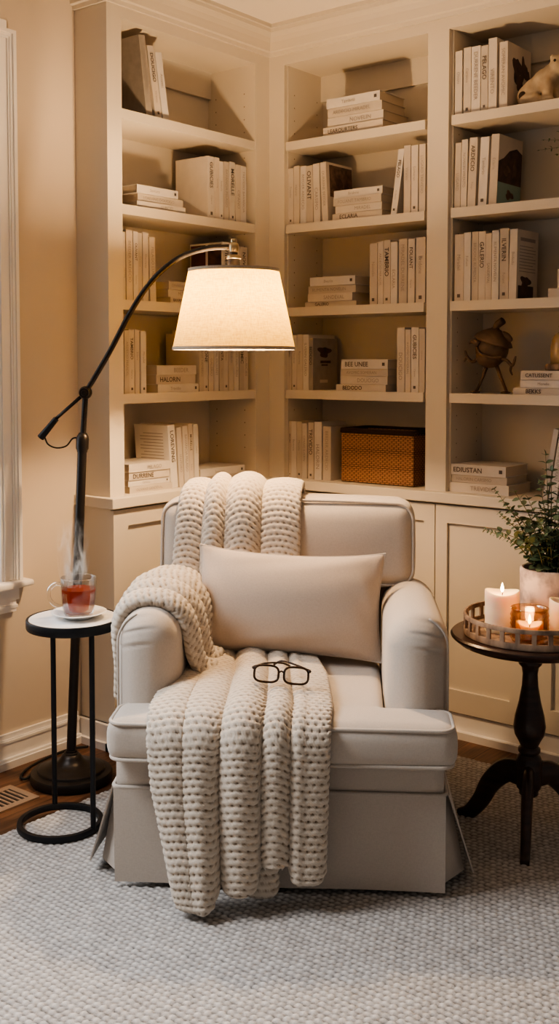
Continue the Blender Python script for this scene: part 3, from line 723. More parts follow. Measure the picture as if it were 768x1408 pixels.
def candle(name, label, loc, r, h, lit=True, wall=0):
    c = thing(name, label, 'candle', loc)
    pr = [(0,0),(r*.96,0),(r,.003)] + [(r*(1+.012*math.sin(i*1.7)), h*i/10) for i in range(1,10)] + [(r,h-.002),(r*.97,h),(r*.90,h-.001),(r*.72,h-.006),(r*.35,h-.011),(0,h-.012)]
    m = MB().lathe(pr, 48); m.v = [(x,y,z + (.004*math.sin(2*math.atan2(y,x)+.6) if z > h*.93 else 0)) for x,y,z in m.v]
    m.build('wax_body', M['wax'], c, True, 50)
    MB().tube([(0,0,h-.014),(.001,0,h-.004),(.002,0,h+.001)], .0012, 6).build('wick', M['wick'], c, True)
    if lit:
        MB().lathe([(0,h-.004),(.0032,h-.001),(.0046,h+.004),(.0044,h+.009),(.0028,h+.016),(.0012,h+.021),(0,h+.024)], 16).build('flame', M['flame'], c, True)
    return c
def glow(loc, e):
    l = bpy.data.lights.new('candle_glow', 'POINT'); l.energy = e; l.color = (1,.55,.22); l.shadow_soft_size = .012
    o = bpy.data.objects.new('candle_glow', l); COL.objects.link(o); o.location = loc
zt = TH + .010
candle('pillar_candle', 'lit ivory pillar candle on the left side of round tray', (1.368,-.655,zt), .0475, .112)
glow((1.368,-.655,zt+.128), .35)
vx, vy = 1.478, -.712
vt = thing('votive_holder', 'ribbed amber glass votive holder at the front of round tray', 'candle holder', (vx,vy,zt))
gp = [(.030,.002),(.046,.002),(.049,.008)] + [(.0505+.0012*(-1)**i, .012+i*.006) for i in range(11)] + [(.048,.082),(.0485,.088),(.0505,.090),(.0500,.092),(.0465,.090),(.0455,.080),(.0465,.012),(.0,.010)]
MB().lathe(gp, 48).build('glass_cup', M['amber'], vt, True)
c2 = candle('votive_candle', 'short lit candle inside the amber glass votive holder', (vx,vy,zt+.0105), .036, .040)
glow((vx,vy,zt+.075), .30)
candle('pillar_candle', 'short pale pillar candle behind the amber votive, cut by right edge', (1.525,-.592,zt), .042, .098, False)

px, py = 1.432, -.478
pp = thing('potted_herb', 'leafy green sprigs in blush marbled pot at the back of round tray', 'potted plant', (px,py,zt))
pr = [(0,0),(.080,0),(.084,.004),(.086,.02),(.087,.08),(.088,.15),(.087,.158),(.083,.160),(.079,.158),(.078,.140),(0,.140)]
MB().lathe(pr, 56).build('pot', M['pot'], pp, True, 50)
MB().lathe([(0,.147),(.05,.147),(.0775,.142)], 32).build('soil', M['soil'], pp, True)
lm, sm = MB(), MB(); rs = random.Random(3)
CR = Vector((.7815,.624,0)); CF = Vector((-.624,.7815,0))
specs = [(-.150,.115,-.02),(-.125,.185,.02),(-.105,.225,.0),(-.085,.14,-.05),(-.06,.20,.03),(-.05,.15,-.06),(-.035,.25,.0),(-.02,.17,.05),(0,.285,.01),(.012,.20,-.05),(.03,.25,.03),(.05,.21,-.02),(.07,.24,.04),
         (.09,.18,-.04),(.105,.23,.02),(.13,.17,0),(-.10,.10,-.06),(-.03,.12,-.07),(.03,.14,-.07),(.08,.12,-.06),(-.07,.11,.06),(-.015,.33,.02),(.06,.30,0),(-.045,.10,-.03),(.0,.11,-.03),(.04,.10,.0)]
for sx, sz, sd in specs:
    b0 = CR*(sx*.25) + CF*(sd*.5) + Vector((0,0,.140)); tip = CR*sx + CF*sd + Vector((0,0,.150+sz))
    mid = b0.lerp(tip,.5) + Vector((0,0,.025)) + CR*(-.12*sx)
    sprig(lm, sm, [b0, mid, tip], int(5+sz*22), .038, .019, rs)
# longer arching sprigs leaning to the left
for tipx, tipz in ((-.190,.118),(-.165,.235),(-.150,.165)):
    b0 = CR*(-.03) + Vector((0,0,.140)); tip = CR*tipx + Vector((0,0,.150+tipz)); mid = b0.lerp(tip,.45) + Vector((0,0,.03))
    sprig(lm, sm, [b0, mid, tip], 17, .024, .010, rs)
lm.build('leaves', M['leaf'], pp, True); sm.build('stems', M['stem'], pp, True)

# trailing sprig of a plant on the second shelf of the right bay (its pot stands beyond the frame)
p2 = thing('trailing_plant', 'thin dark plant sprigs on second shelf of right bay, at right edge', 'plant', (1.33,.12,ZS[1]))
MB().lathe([(0,0),(.040,0),(.050,.10),(.046,.10),(.044,.09),(0,.09)], 32).build('pot', M['pot'], p2, True, 50)
lm, sm = MB(), MB()
for tip in ((-.205,-.02,.215),(-.215,-.03,.180),(-.165,0,.165),(-.15,-.02,.235),(-.10,.02,.25),(.04,0,.26),(.1,-.02,.2)):
    b0 = Vector((0,0,.09)); tv = Vector(tip); sprig(lm, sm, [b0, b0.lerp(tv,.5)+Vector((0,0,.04)), tv], 10, .012, .010, rs, .0014)
lm.build('leaves', M['leaf'], p2, True); sm.build('stems', M['stem'], p2, True)

# ------------------------------------------------------------------ armchair (local: x right, y back, z up)
CH = Vector((1.075,-1.287,0)); CA = R(34.6)
def to_world(o): o.location = CH; o.rotation_euler = (0,0,CA); return o
ch = thing('armchair', 'oatmeal linen skirted armchair with rolled arms in the bookcase corner', 'armchair', CH, CA)
def mapped(fn): return fn
# base rail + welt
rail_ = MB().rbox((0,.425,.298),(.417,.425,.045),.016,(14,14,6),(0,0,0)).build('base_rail', M['chair'], ch, True)
def rrect(hx, y0, y1, r, z, n=8):
    out = []
    for cx, cy, a0 in ((hx-r,y1-r,0),(-hx+r,y1-r,90),(-hx+r,y0+r,180),(hx-r,y0+r,270)):
        for k in range(n+1):
            a = R(a0+90*k/n); out.append((cx+r*math.cos(a), cy+r*math.sin(a), z))
    return out
MB().tube(rrect(.421,-.004,.852,.02,.262), .0052, 8, True).build('skirt_welt', M['welt'], rail_, True)
# skirt: four flat panels hanging from the rail, flared at the side, with kick-pleat flaps at the corners
def panel(A, B, C_, D_, nx=24, nz=10, bow=.004, th=.004):
    """A,B top ends, D,C bottom ends; slightly bowed sheet with thickness"""
    A, B, C_, D_ = map(Vector, (A,B,C_,D_)); nrm = (B-A).cross(D_-A).normalized()
    v = []; f = []
    for lay in (0, 1):
        for j in range(nz+1):
            for i in range(nx+1):
                u, t = i/nx, j/nz
                p = A.lerp(B,u).lerp(D_.lerp(C_,u), t) + nrm*(bow*math.sin(u*PI*3+.5)*t*t + (-th*lay))
                v.append(p)
    W_ = nx+1; n1 = W_*(nz+1)
    for j in range(nz):
        for i in range(nx):
            a = j*W_+i; f.append((a,a+W_,a+W_+1,a+1)); f.append((n1+a,n1+a+1,n1+a+W_+1,n1+a+W_))
    for i in range(nx): a = nz*W_+i; f.append((a,n1+a,n1+a+1,a+1)); f.append((i,i+1,n1+i+1,n1+i))
    for j in range(nz): a = j*W_; f.append((a,n1+a,n1+a+W_,a+W_)); a += nx; f.append((a,a+W_,n1+a+W_,n1+a))
    return MB().add(v, f)
zb = .026
panel((-.418,-.004,.262),(.418,-.004,.262),(.416,-.022,zb),(-.412,-.022,zb)).build('skirt_panel', M['chair'], ch, True, 40)
for s in (-1, 1):
    panel((s*.424,.004,.262),(s*.424,.846,.262),(s*.455,.86,zb+.01),(s*.494,.052,zb+.016)).build('skirt_panel', M['chair'], ch, True, 40)
    panel((s*.405,.010,.262),(s*.424,.060,.262),(s*.470,.085,zb+.008),(s*.415,.012,zb+.008),8,8,0).build('corner_pleat', M['chair'], ch, True, 40)
panel((.418,.852,.262),(-.418,.852,.262),(-.45,.872,zb),(.45,.872,zb)).build('skirt_panel', M['chair'], ch, True, 40)
# arms
def arm_fn(s):
    def fn(v):
        x, y, z = v[:,0].copy(), v[:,1].copy(), v[:,2].copy()
        # sit slightly fuller at the top, gathered pleats on the front roll
        tz = np.clip((z-.42)/.25, 0, 1)
        x = x + s*.008*tz*(1-tz)*4*np.sign((x)*s)*0
        cx = s*.355; lx = (x-cx)*s      # outward positive
        w_ = np.clip((.30-y)/.2, 0, 1)
        g = 0
        for zz, sp in ((.672,.9),(.644,1.0),(.608,1.0)):
            line = zz - .018*np.clip((lx+.02)/.08, -.2, 1)**2
            mask = np.clip((lx+.035)/.05, 0, 1)
            g = g + np.exp(-((z-line)/.0040)**2)*mask*sp - .55*np.exp(-((z-line-.009)/.006)**2)*mask*sp
        y = y + .0042*g*w_*(z > .55)
        # back end of the arm sinks a little
        z = z - .012*np.clip((y-.2)/.5,0,1)*np.clip((z-.45)/.2,0,1)
        return np.stack([x,y,z],1)
    return fn
for s in (-1, 1):
    ar = MB().rbox((s*.355,.41,.47),(.080,.325,.212),.077,(28,46,80),(.006,.006,.004),arm_fn(s)); aro = ar.build('arm', M['chair'], ch, True)
    # welt down the outer front edge
    pth = [(s*.4300,.112,z) for z in np.linspace(.35,.59,14)] + [(s*(.355+.0755*math.cos(a)),.112+.02*math.sin(a),.602+.076*math.sin(a)) for a in np.linspace(.12,1.2,10)]
    MB().tube(pth, .0034, 6).build('arm_welt', M['welt'], aro, True)
# seat cushion: T-shaped, soft front
sc = MB().rbox((.008,.02,.398),(.432,.082,.054),.030,(40,14,12),(.006,.012,.010)); sc.rbox((0,.30,.398),(.268,.34,.054),.030,(24,24,12),(0,0,.012))
sco = o = sc.build('seat_cushion', M['chair'], ch); applied(o, [('REMESH', dict(mode='VOXEL', voxel_size=.007)), ('SMOOTH', dict(iterations=8, factor=.5))])
def cushion_welt(z, drop):
    hx, y0, y1 = .4255, -.060, .095; r = .035
    p = []
    for cx, cy, a0 in ((-hx+r,y1-r,90),(-hx+r,y0+r,180),(hx-r,y0+r,270),(hx-r,y1-r,0)):
        for k in range(9):
            a = R(a0+90*k/8); p.append((cx+r*math.cos(a), cy+r*math.sin(a), z))
    # bow outwards along the front like the cushion
    return [(x+.008, y-.009*(1-(x/hx)**2)*(y < 0), zz) for x, y, zz in p]
MB().tube(cushion_welt(.4435,0), .0050, 8).build('cushion_welt', M['welt'], sco, True)
MB().tube(cushion_welt(.3535,0), .0050, 8).build('cushion_welt', M['welt'], sco, True)
# back cushion: T-shaped, leaning back, boxed with welted edges
def lean_back(v):
    v = v.copy(); v[:,1] += (v[:,2]-.46)*.13; return v
bc = MB().rbox((-.018,.655,.780),(.392,.085,.128),.045,(34,14,16),(.004,.022,.012)); bc.rbox((-.005,.655,.64),(.262,.085,.20),.04,(24,14,24),(0,.02,0))
bco = o = bc.build('back_cushion', M['chair'], ch)
me = o.data; co = np.array(bc.v); co = lean_back(co); me.vertices.foreach_set('co', co.ravel().astype(np.float32)); me.update()
applied(o, [('REMESH', dict(mode='VOXEL', voxel_size=.007)), ('SMOOTH', dict(iterations=8, factor=.5))])
def bwelt(yf):
    hx, z0, z1, r = .386, .660, .902, .05; p = []
    for cx, cz, a0 in ((hx-r,z1-r,0),(-hx+r,z1-r,90),(-hx+r,z0+r,180),(hx-r,z0+r,270)):
        for k in range(9):
            a = R(a0+90*k/8); p.append([cx+r*math.cos(a)-.018, yf, cz+r*math.sin(a)])
    q = []
    for i in range(len(p)):
        a_, b_ = p[i], p[(i+1) % len(p)]
        for t in np.linspace(0,1,6)[:-1]: q.append([a_[j]+(b_[j]-a_[j])*t for j in range(3)])
    q = np.array(q); q[:,2] += .011*(1-((q[:,0]+.018)/hx)**2)*(q[:,2] > .86); q = lean_back(q); return [tuple(x) for x in q]
for yf in (.583,.727): MB().tube(bwelt(yf), .0046, 8, True).build('back_cushion_welt', M['welt'], bco, True)
MB().rbox((-.015,.815,.47),(.365,.052,.32),.04,(20,10,24),(0,.01,.01)).build('back_frame', M['chair'], ch, True)

# ------------------------------------------------------------------ lumbar pillow
def pillow_mesh(hx, hz, T_, n=46):
    u = np.linspace(-1,1,n+1); U, V = np.meshgrid(u,u)
    # points crowd to the seam
    U = np.sin(U*PI/2); V = np.sin(V*PI/2)
    edge = lambda a,b: 1-.055*(1-b**2)*(np.abs(a)**6)          # sides pulled in between the corners
    X = hx*U*(1-.060*(1-V**2)*np.abs(U)**3); Z = hz*V*(1-.105*(1-U**2)**.8*np.abs(V)**2) - .006*(1-U**2)*(V > 0)*V
    t = T_*(np.clip(1-U**2,0,1)**.50)*(np.clip(1-V**2,0,1)**.46)*(1-.12*np.clip(V,0,1)**2)
    ear = np.exp(-(((np.abs(U)-.93)/.22)**2+((np.abs(V)-.93)/.30)**2)); t = t*(1-.25*ear)
    wr = .004*np.sin(15*U+7*V)*np.exp(-((np.abs(U)-.88)/.16)**2)*np.clip(1-V**2,0,1) + .003*np.sin(11*V-5*U+2)*np.exp(-((np.abs(V)-.82)/.2)**2)*np.clip(1-U**2,0,1)
    F_ = np.stack([X, -(t+wr*(t>.004)), Z], -1).reshape(-1,3); B_ = np.stack([X, t, Z], -1).reshape(-1,3)
    idx = np.arange((n+1)**2).reshape(n+1,n+1); f1 = np.stack([idx[:-1,:-1],idx[:-1,1:],idx[1:,1:],idx[1:,:-1]],-1).reshape(-1,4)
    m = MB(); m.add(F_.tolist(), [tuple(q) for q in f1]); m.add(B_.tolist(), [tuple(q[::-1]) for q in f1])
    seam = [tuple(p) for p in np.concatenate([np.stack([X[0],0*X[0],Z[0]],1), np.stack([X[1:,-1],0*X[1:,-1],Z[1:,-1]],1), np.stack([X[-1,-2::-1],0*X[-1,1:],Z[-1,-2::-1]],1), np.stack([X[-2:0:-1,0],0*X[-2:0:-1,0],Z[-2:0:-1,0]],1)])]
    return m, seam
MC = Matrix.Translation(CH) @ Matrix.Rotation(CA, 4, 'Z')
pl = thing('lumbar_pillow', 'taupe linen lumbar pillow leaning on the armchair back', 'pillow')
pl.matrix_world = MC @ Matrix.Translation((.0,.475,.632)) @ Matrix.Rotation(R(2.2),4,'Y') @ Matrix.Rotation(R(-17),4,'X')
pm, seam = pillow_mesh(.276, .158, .088)
pmo = pm.build('pillow_body', M['pillow'], pl, True)
MB().tube(seam, .0032, 6, True).build('piping', M['welt'], pmo, True)

# ------------------------------------------------------------------ knitted throw
PU, PV, AMP = .0185, .0180, .0066
def knit(P, Nn, a0=0, amp=AMP, seed=0, hem=.014):
    """P (nv,nu,3) sheet, Nn outward normals; adds a chunky stitch relief measured along the cloth"""
    du = np.linalg.norm(np.diff(P, axis=1), axis=2); su = np.concatenate([np.zeros((P.shape[0],1)), np.cumsum(du,1)],1); su = su.mean(0)[None,:]*np.ones((P.shape[0],1))
    dv = np.linalg.norm(np.diff(P, axis=0), axis=2); sv = np.concatenate([np.zeros((1,P.shape[1])), np.cumsum(dv,0)],0); sv = .5*sv + .5*sv.mean(1)[:,None]
    a = su/PU + a0 + .15*np.sin(sv*9+seed); b = sv/PV + .18*np.sin(su*23+seed)
    k = np.round(b); db = b-k; da = a - .5*(k % 2); da = da-np.round(da)
    hs = np.modf(np.abs(np.sin(np.round(a-.5*(k % 2))*12.9898+k*78.233))*43758.5)[0]
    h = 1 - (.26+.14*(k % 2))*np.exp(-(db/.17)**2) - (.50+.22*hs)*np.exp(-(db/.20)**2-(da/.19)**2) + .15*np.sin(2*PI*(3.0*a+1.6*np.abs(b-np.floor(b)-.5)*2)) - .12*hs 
    h = np.clip(h, -.1, 1.1)
    Gu = np.gradient(P, axis=1); Gv = np.gradient(P, axis=0); N2 = np.cross(Gu, Gv); N2 /= np.maximum(np.linalg.norm(N2, axis=2, keepdims=True), 1e-9)
    sg = np.sign((N2*Nn).sum(2, keepdims=True)); sg[sg == 0] = 1; N2 = N2*sg
    # rolled hems on all four sides
    eu = np.minimum(su-su.min(), su.max()-su); ev = np.minimum(sv-sv.min(0), sv.max(0)[None]-sv); e = np.minimum(eu, ev)
    roll = hem*(1-np.sqrt(np.clip(1-np.clip(1-e/hem,0,1)**2,0,1)))
    Q = P + N2*(h*amp - roll)[...,None]
    nv, nu = P.shape[:2]; idx = np.arange(nv*nu).reshape(nv,nu)
    F = np.stack([idx[:-1,:-1],idx[:-1,1:],idx[1:,1:],idx[1:,:-1]],-1).reshape(-1,4)
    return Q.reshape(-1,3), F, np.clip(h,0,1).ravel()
def polyline(pts, n, smooth=8):
    P = np.array([tuple(p) for p in catmull([(a,b,0) for a,b in pts], smooth)])[:,:2]
    d = np.concatenate([[0],np.cumsum(np.linalg.norm(np.diff(P,axis=0),axis=1))]); t = np.linspace(0,d[-1],n)
    Q = np.stack([np.interp(t,d,P[:,0]), np.interp(t,d,P[:,1])],1); G = np.gradient(Q,axis=0); G /= np.linalg.norm(G,axis=1,keepdims=True)
    return Q, np.stack([G[:,1],-G[:,0]],1), t, d[-1]
def lobes_profile(s, p=.55): return np.clip(np.sin(PI*s),0,1)**p
def drape(path, nv, keysX, tk, amps, nu_per, shape=None):
    """lobed sheet: path in (y,z); lobe borders keysX[t][i] blended along the path at fractions tk"""
    Q, N2, t, L = polyline(path, nv); f = t/L
    nb = len(keysX[0]); B = np.stack([np.interp(f, tk, [k[i] for k in keysX]) for i in range(nb)],1)
    A = np.stack([np.interp(f, tk, [k[i] for k in amps]) for i in range(nb-1)],1)
    X = []; O = []; S = []; I = []
    for i in range(nb-1):
        s = np.linspace(0,1,nu_per[i]+1)
        if i < nb-2: s = s[:-1]
        X.append(B[:,i:i+1]*(1-s)+B[:,i+1:i+2]*s); pr_ = shape(i,s) if shape else lobes_profile(s); O.append(A[:,i:i+1]*pr_[None]); S.append(s); I.append(np.full(len(s),i))
    return Q, N2, f, np.concatenate(X,1), np.concatenate(O,1), np.concatenate(S), np.concatenate(I)
RES = .0036
parts = []
# a) over the chair back and down behind the pillow
pathA = [(.905,.62),(.900,.80),(.870,.905),(.800,.944),(.725,.944),(.655,.930),(.606,.87),(.572,.74),(.548,.62),(.525,.500)]
kx = [(-.345,-.262,-.205,-.095,.030),(-.347,-.264,-.205,-.095,.030),(-.376,-.285,-.21,-.10,.025)]
am = [(.012,.022,.022,.012),(.014,.032,.036,.016),(.016,.028,.028,.014)]
Q, N2, f_, X, O, S, I = drape(pathA, 300, kx, [0,.45,1], am, [32,27,42,42])
P = np.stack([X, Q[:,0:1]-N2[:,0:1]*0 + 0*X, Q[:,1:2]+0*X],-1); NN = np.stack([0*X, N2[:,0:1]+0*X, N2[:,1:2]+0*X],-1)
if (NN[110,0,2] < 0): NN = -NN
P = P + NN*O[...,None]; parts.append(knit(P, NN, 0, seed=1))
# b) over the left arm: lobes run across the arm, from outside over the top to the seat
pathB = [(-.444,.430),(-.442,.50),(-.440,.60),(-.428,.648),(-.398,.678),(-.355,.686),(-.312,.678),(-.282,.648),(-.268,.600),(-.260,.540),(-.236,.492),(-.190,.476)]
Q, N2, t, L = polyline(pathB, 230)
kb = [.165,.262,.360,.480,.600]; X_ = []; O_ = []
for i in range(4):
    s = np.linspace(0,1,36+1 if i == 3 else 36, endpoint=(i == 3)); X_.append(kb[i]+(kb[i+1]-kb[i])*s); O_.append([.034,.042,.046,.034][i]*lobes_profile(s,.5))
Yb = np.concatenate(X_)[None]; Ob = np.concatenate(O_)[None]; fr = (t/L)[:,None]
Yb = Yb + .055*np.clip((fr-.55)/.45,0,1)**1.5 + .03*np.sin(fr*PI*1.1+.3)*0 - .02*np.clip(.35-fr,0,1)
P = np.stack([Q[:,0:1]+0*Yb, Yb, Q[:,1:2]+0*Yb],-1); NN = np.stack([N2[:,0:1]+0*Yb, 0*Yb, N2[:,1:2]+0*Yb],-1)
if NN[90,0,2] < 0: NN = -NN
amp_b = .28+.72*np.clip((fr-.15)/.25,0,1); P = P + NN*(Ob*amp_b)[...,None]; parts.append(knit(P, NN, 0, seed=3, hem=.018))
# c) across the seat, over the cushion front and down to the rug; every lobe ends at its own height
ends = [.026,.058,.135,.078]
def c_sheet(pathfn, bordersX, amps, nus, nv, shape, ends, tk, seed):
    nb = len(bordersX[0])
    # lower edge per column, blended sharply at the lobe borders
    cols = []
    for i in range(nb-1):
        s = np.linspace(0,1,nus[i]+1)
        if i < nb-2: s = s[:-1]
        cols += [(i,q) for q in s]
    zc = []
    for i, q in cols:
        z_ = ends[i] + .030*abs(2*q-1)**5*(1 if i else .6)
        zl = ends[max(i-1,0)]; zr = ends[min(i+1,nb-2)]
        if q < .10: z_ = z_*(.5+q*5)+ (zl+.03)*(.5-q*5)
        if q > .90: z_ = z_*(.5+(1-q)*5)+(zr+.03)*(.5-(1-q)*5)
        zc.append(z_)
    Ps = np.zeros((nv,len(cols),3)); Ns = np.zeros_like(Ps)
    base, bn, t, L = polyline(pathfn(.05), nv)
    for j, (i,q) in enumerate(cols):
        Q, N2, t, L = polyline(pathfn(zc[j]), nv); f = t/L
        bl = np.interp(f, tk, [k[i] for k in bordersX]); br_ = np.interp(f, tk, [k[i+1] for k in bordersX]); A = np.interp(f, tk, [k[i] for k in amps])
        if N2[10,1] < 0: N2 = -N2
        o_ = A*shape(i,q,f)
        Ps[:,j,0] = bl+(br_-bl)*q; Ps[:,j,1] = Q[:,0]+N2[:,0]*o_; Ps[:,j,2] = Q[:,1]+N2[:,1]*o_; Ns[:,j,1] = N2[:,0]; Ns[:,j,2] = N2[:,1]
    return knit(Ps, Ns, 0, seed=seed)
def pathC(zend): return [(.560,.478),(.45,.476),(.30,.476),(.15,.474),(.02,.470),(-.045,.458),(-.082,.428),(-.090,.38),(-.092,.30),(-.096,.20),(-.102,.12),(-.106,zend)]
def shC(i,q,f):
    b = np.clip(np.sin(PI*q),0,1)**.5
    if i == 0:
        r = (.35+.55*f)*np.clip(np.sin(PI*q),0,1)**.22 + .75*((np.abs(np.sin(PI*q*2.0))**.6)*(1-f) + .28*np.exp(-((q-.74)/.16)**2)*f)*np.clip((q-.05)/.3,0,1)*np.clip((1-q)/.08,0,1)**.5; return r*(1-.22*f)
    if i == 3:
        return .55*b + .45*np.exp(-((q-.22)/.13)**2)*(1-.6*f)
    return b
kC = [(-.275,-.165,-.075,-.015,.060),(-.315,-.135,-.045,.010,.120),(-.322,-.130,-.030,.035,.138),(-.300,-.138,-.034,.034,.132),(-.240,-.132,-.034,.032,.125)]
aC = [(.022,.036,.026,.020),(.026,.034,.026,.022),(.024,.032,.024,.020),(.058,.048,.032,.034),(.105,.058,.036,.044)]
parts.append(c_sheet(pathC, kC, aC, [62,40,30,48], 350, shC, ends, [0,.30,.55,.75,1], 5))
# d) the fold that hangs behind, between the two middle lobes
def pathD(zend): return [(-.070,.36),(-.072,.28),(-.075,.18),(-.078,.10),(-.082,zend)]
parts.append(c_sheet(pathD, [(-.075,.012),(-.080,.010)], [(.012,),(.022,)], [30], 90, lambda i,q,f: np.clip(np.sin(PI*q),0,1)**.5, [.030], [0,1], 7))
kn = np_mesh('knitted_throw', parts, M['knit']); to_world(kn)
tag(kn, 'chunky cream knitted throw draped over the armchair back, left arm and seat', 'throw blanket')

# ------------------------------------------------------------------ eyeglasses on the throw
def sup(hx, hz, n=36, e=3.2):
    out = []
    for k in range(n):
        a = 2*PI*k/n; c, s_ = math.cos(a), math.sin(a)
        out.append((hx*math.copysign(abs(c)**(2/e),c), 0, hz*math.copysign(abs(s_)**(2/e),s_)))
    return out
eg = thing('eyeglasses', 'dark tortoiseshell eyeglasses lying on the knitted throw on the seat', 'eyeglasses')
eg.matrix_world = MC @ Matrix.Translation((.002,.090,.5310)) @ Matrix.Rotation(R(4),4,'Y') @ Matrix.Rotation(R(3),4,'Z') @ Matrix.Rotation(R(-20),4,'X')
for s in (-1, 1):
    ring = [(x+s*.0385, y, z*(1 if z > 0 else .96)) for x, y, z in sup(.0315,.0215)]
    MB().tube(ring, .0030, 8, True).build('rim', M['frame'], eg, True)
    MB().add([(x,-.0004,z) for x,y,z in ring], [tuple(range(len(ring)))]).build('lens', M['lens'], eg)
    tp = catmull([(s*.0725,.001,.012),(s*.0715,.010,.016),(s*.040,.050,.030),(0,.085+.004*s,.038+.003*s),(-s*.022,.098,.030)],6)
    MB().tube(tp, [.0034]*8+[.0027]*(len(tp)-8), 8).build('temple', M['frame'], eg, True)
    MB().tube([(s*.0690,0,.013),(s*.0735,.001,.013)], .0036, 8).build('hinge', M['frame'], eg, True)
    MB().ell((s*.0095,.004,-.004),(.0022,.004,.006),None,10,6).build('nose_pad', M['lens'], eg, True)
MB().tube(catmull([(-.0080,0,.004),(0,-.001,.009),(.0080,0,.004)],5), .0022, 8).build('bridge', M['frame'], eg, True)

# ------------------------------------------------------------------ floor lamp
BX, BY = .103, -1.132
lp = thing('floor_lamp', 'tall dark bronze arc floor lamp with lit linen shade behind side table', 'floor lamp', (BX,BY,0))
rel = lambda p: (p[0]-BX, p[1]-BY, p[2])
base = [(r_, z_*(1 if z_ < .05 else .05/z_ + .0) if False else (z_ if z_ < .045 else .045+(z_-.045)*.62)) for r_, z_ in [(0,.002),(.128,.002),(.130,.006),(.130,.026),(.127,.031),(.118,.033),(.107,.0345),(.105,.041),(.097,.045),(.086,.047),(.080,.053),(.068,.058),(.052,.066),(.041,.078),(.034,.094),(.029,.108),(.024,.112),(.023,.118),(.019,.121),(.019,.130),(.0,.130)]]
MB().lathe(base, 64).build('base', M['metal'], lp, True, 45)
pA, pB, pJ = Vector((BX,BY,.092)), Vector((.085,-1.058,1.060)), Vector((.094,-1.050,1.240))
MB().tube([rel(pA),rel(pB)], .0150, 20).build('pole', M['metal'], lp, True, 50)
ax_ = (pB-pA).normalized(); q = Vector((0,0,1)).rotation_difference(ax_).to_matrix()
cm = MB().lathe([(.0,-.012),(.0165,-.012),(.0175,-.006),(.0205,.0),(.0205,.030),(.0185,.040),(.013,.050),(.009,.052),(0,.052)], 28)
MB().add([Vector(rel(pB)) + q @ Vector(p) for p in cm.v], cm.f).build('collar', M['metal'], lp, True, 40)
MB().tube([rel(pB),rel(pJ)], .0092, 14).build('upper_pole', M['metal'], lp, True, 50)
CRv = Vector((.7815,.624,0)); CFv = Vector((-.624,.7815,0))
hub = MB().ell(rel(pJ),(.0215,.0215,.0215),None,20,14)
hub.tube([Vector(rel(pJ))-CFv*.028, Vector(rel(pJ))+CFv*.026], .0150, 20)
hubo = hub.build('pivot_joint', M['metal'], lp, True, 50)
MB().tube([Vector(rel(pJ))-CFv*.027, Vector(rel(pJ))-CFv*.034], [.0105,.008], 16).build('pivot_knob', M['metal'], hubo, True, 40)
arc = [(.094,-1.050,1.240),(.165,-1.012,1.368),(.23,-.977,1.499),(.295,-.944,1.597),(.37,-.906,1.663),(.455,-.872,1.690),(.537,-.834,1.694)]
ap_ = catmull([rel(p) for p in arc], 10)
MB().tube(ap_, .0085, 14).build('arm', M['metal'], lp, True)
cw = [(.094,-1.050,1.240),(.012,-1.108,1.153)]
cwo = MB().tube([rel(p) for p in cw], .0058, 10).build('handle_rod', M['metal'], lp, True)
MB().tube([rel((.016,-1.106,1.156)), rel((-.006,-1.120,1.125)), rel((-.030,-1.133,1.094))], [.0095,.0105,.0120], 14).build('handle_grip', M['blackmetal'], cwo, True, 50)
MB().tube(catmull([rel(p) for p in ((-.018,-1.127,1.098),(-.006,-1.122,1.073),(.018,-1.108,1.062),(.042,-1.088,1.068),(.058,-1.074,1.092),(.075,-1.062,1.094))], 8), .0026, 8).build('tension_cable', M['cord'], lp, True)
SX, SY = .541, -.838
sk = MB().lathe([(.0,1.600),(.017,1.600),(.0195,1.606),(.0195,1.655),(.018,1.662),(.012,1.665),(.012,1.676),(0,1.676)], 28, (SX-BX,SY-BY,0)); sko = sk.build('socket', M['metal'], lp, True, 40)
MB().lathe([(.0200,1.655),(.0225,1.657),(.0225,1.664),(.018,1.668),(0,1.668)], 28, (SX-BX,SY-BY,0)).build('socket_ring', M['brass'], sko, True, 40)
MB().lathe([(0,1.676),(.013,1.678),(.0155,1.690),(.014,1.702),(.009,1.706),(.010,1.712),(.007,1.718),(0,1.719)], 24, (SX-BX,SY-BY,0)).build('finial', M['brass'], lp, True, 45)
sz0, sz1, r0, r1 = 1.377, 1.624, .190, .139
n = 40; pf = [(r0+(r1-r0)*i/n, sz0+(sz1-sz0)*i/n) for i in range(n+1)]
shd = MB(); N_ = 96; vv = []; ffc = []
for i, (r_, z_) in enumerate(pf):
    for k in range(N_):
        a = 2*PI*k/N_; vv.append((SX-BX+r_*math.cos(a), SY-BY+r_*math.sin(a), z_))
for i in range(n):
    for k in range(N_): ffc.append((i*N_+k, i*N_+(k+1)%N_, (i+1)*N_+(k+1)%N_, (i+1)*N_+k))
shd.add(vv, ffc); so = shd.build('lamp_shade', M['shade'], lp, True)
for z_, r_, h_ in ((sz0+.004,r0-.001,.005),(sz1-.004,r1+.001,.005)):
    MB().lathe([(r_-.002,z_-h_),(r_+.0015,z_-h_),(r_+.0012,z_+h_),(r_-.002,z_+h_)], 96, (SX-BX,SY-BY,0), True).build('shade_trim', M['shaderim'], so, True, 40)
sp = MB()
for k in range(3):
    a = 2*PI*k/3+.4; sp.tube([(SX-BX,SY-BY,1.612),(SX-BX+.138*math.cos(a),SY-BY+.138*math.sin(a),1.612)], .0016, 6)
sp.build('shade_spider', M['brass'], so, True)
MB().lathe([(0,1.482),(.018,1.485),(.027,1.497),(.030,1.513),(.027,1.532),(.019,1.555),(.015,1.575),(.014,1.600),(0,1.600)], 28, (SX-BX,SY-BY,0)).build('light_bulb', M['bulb'], lp, True)
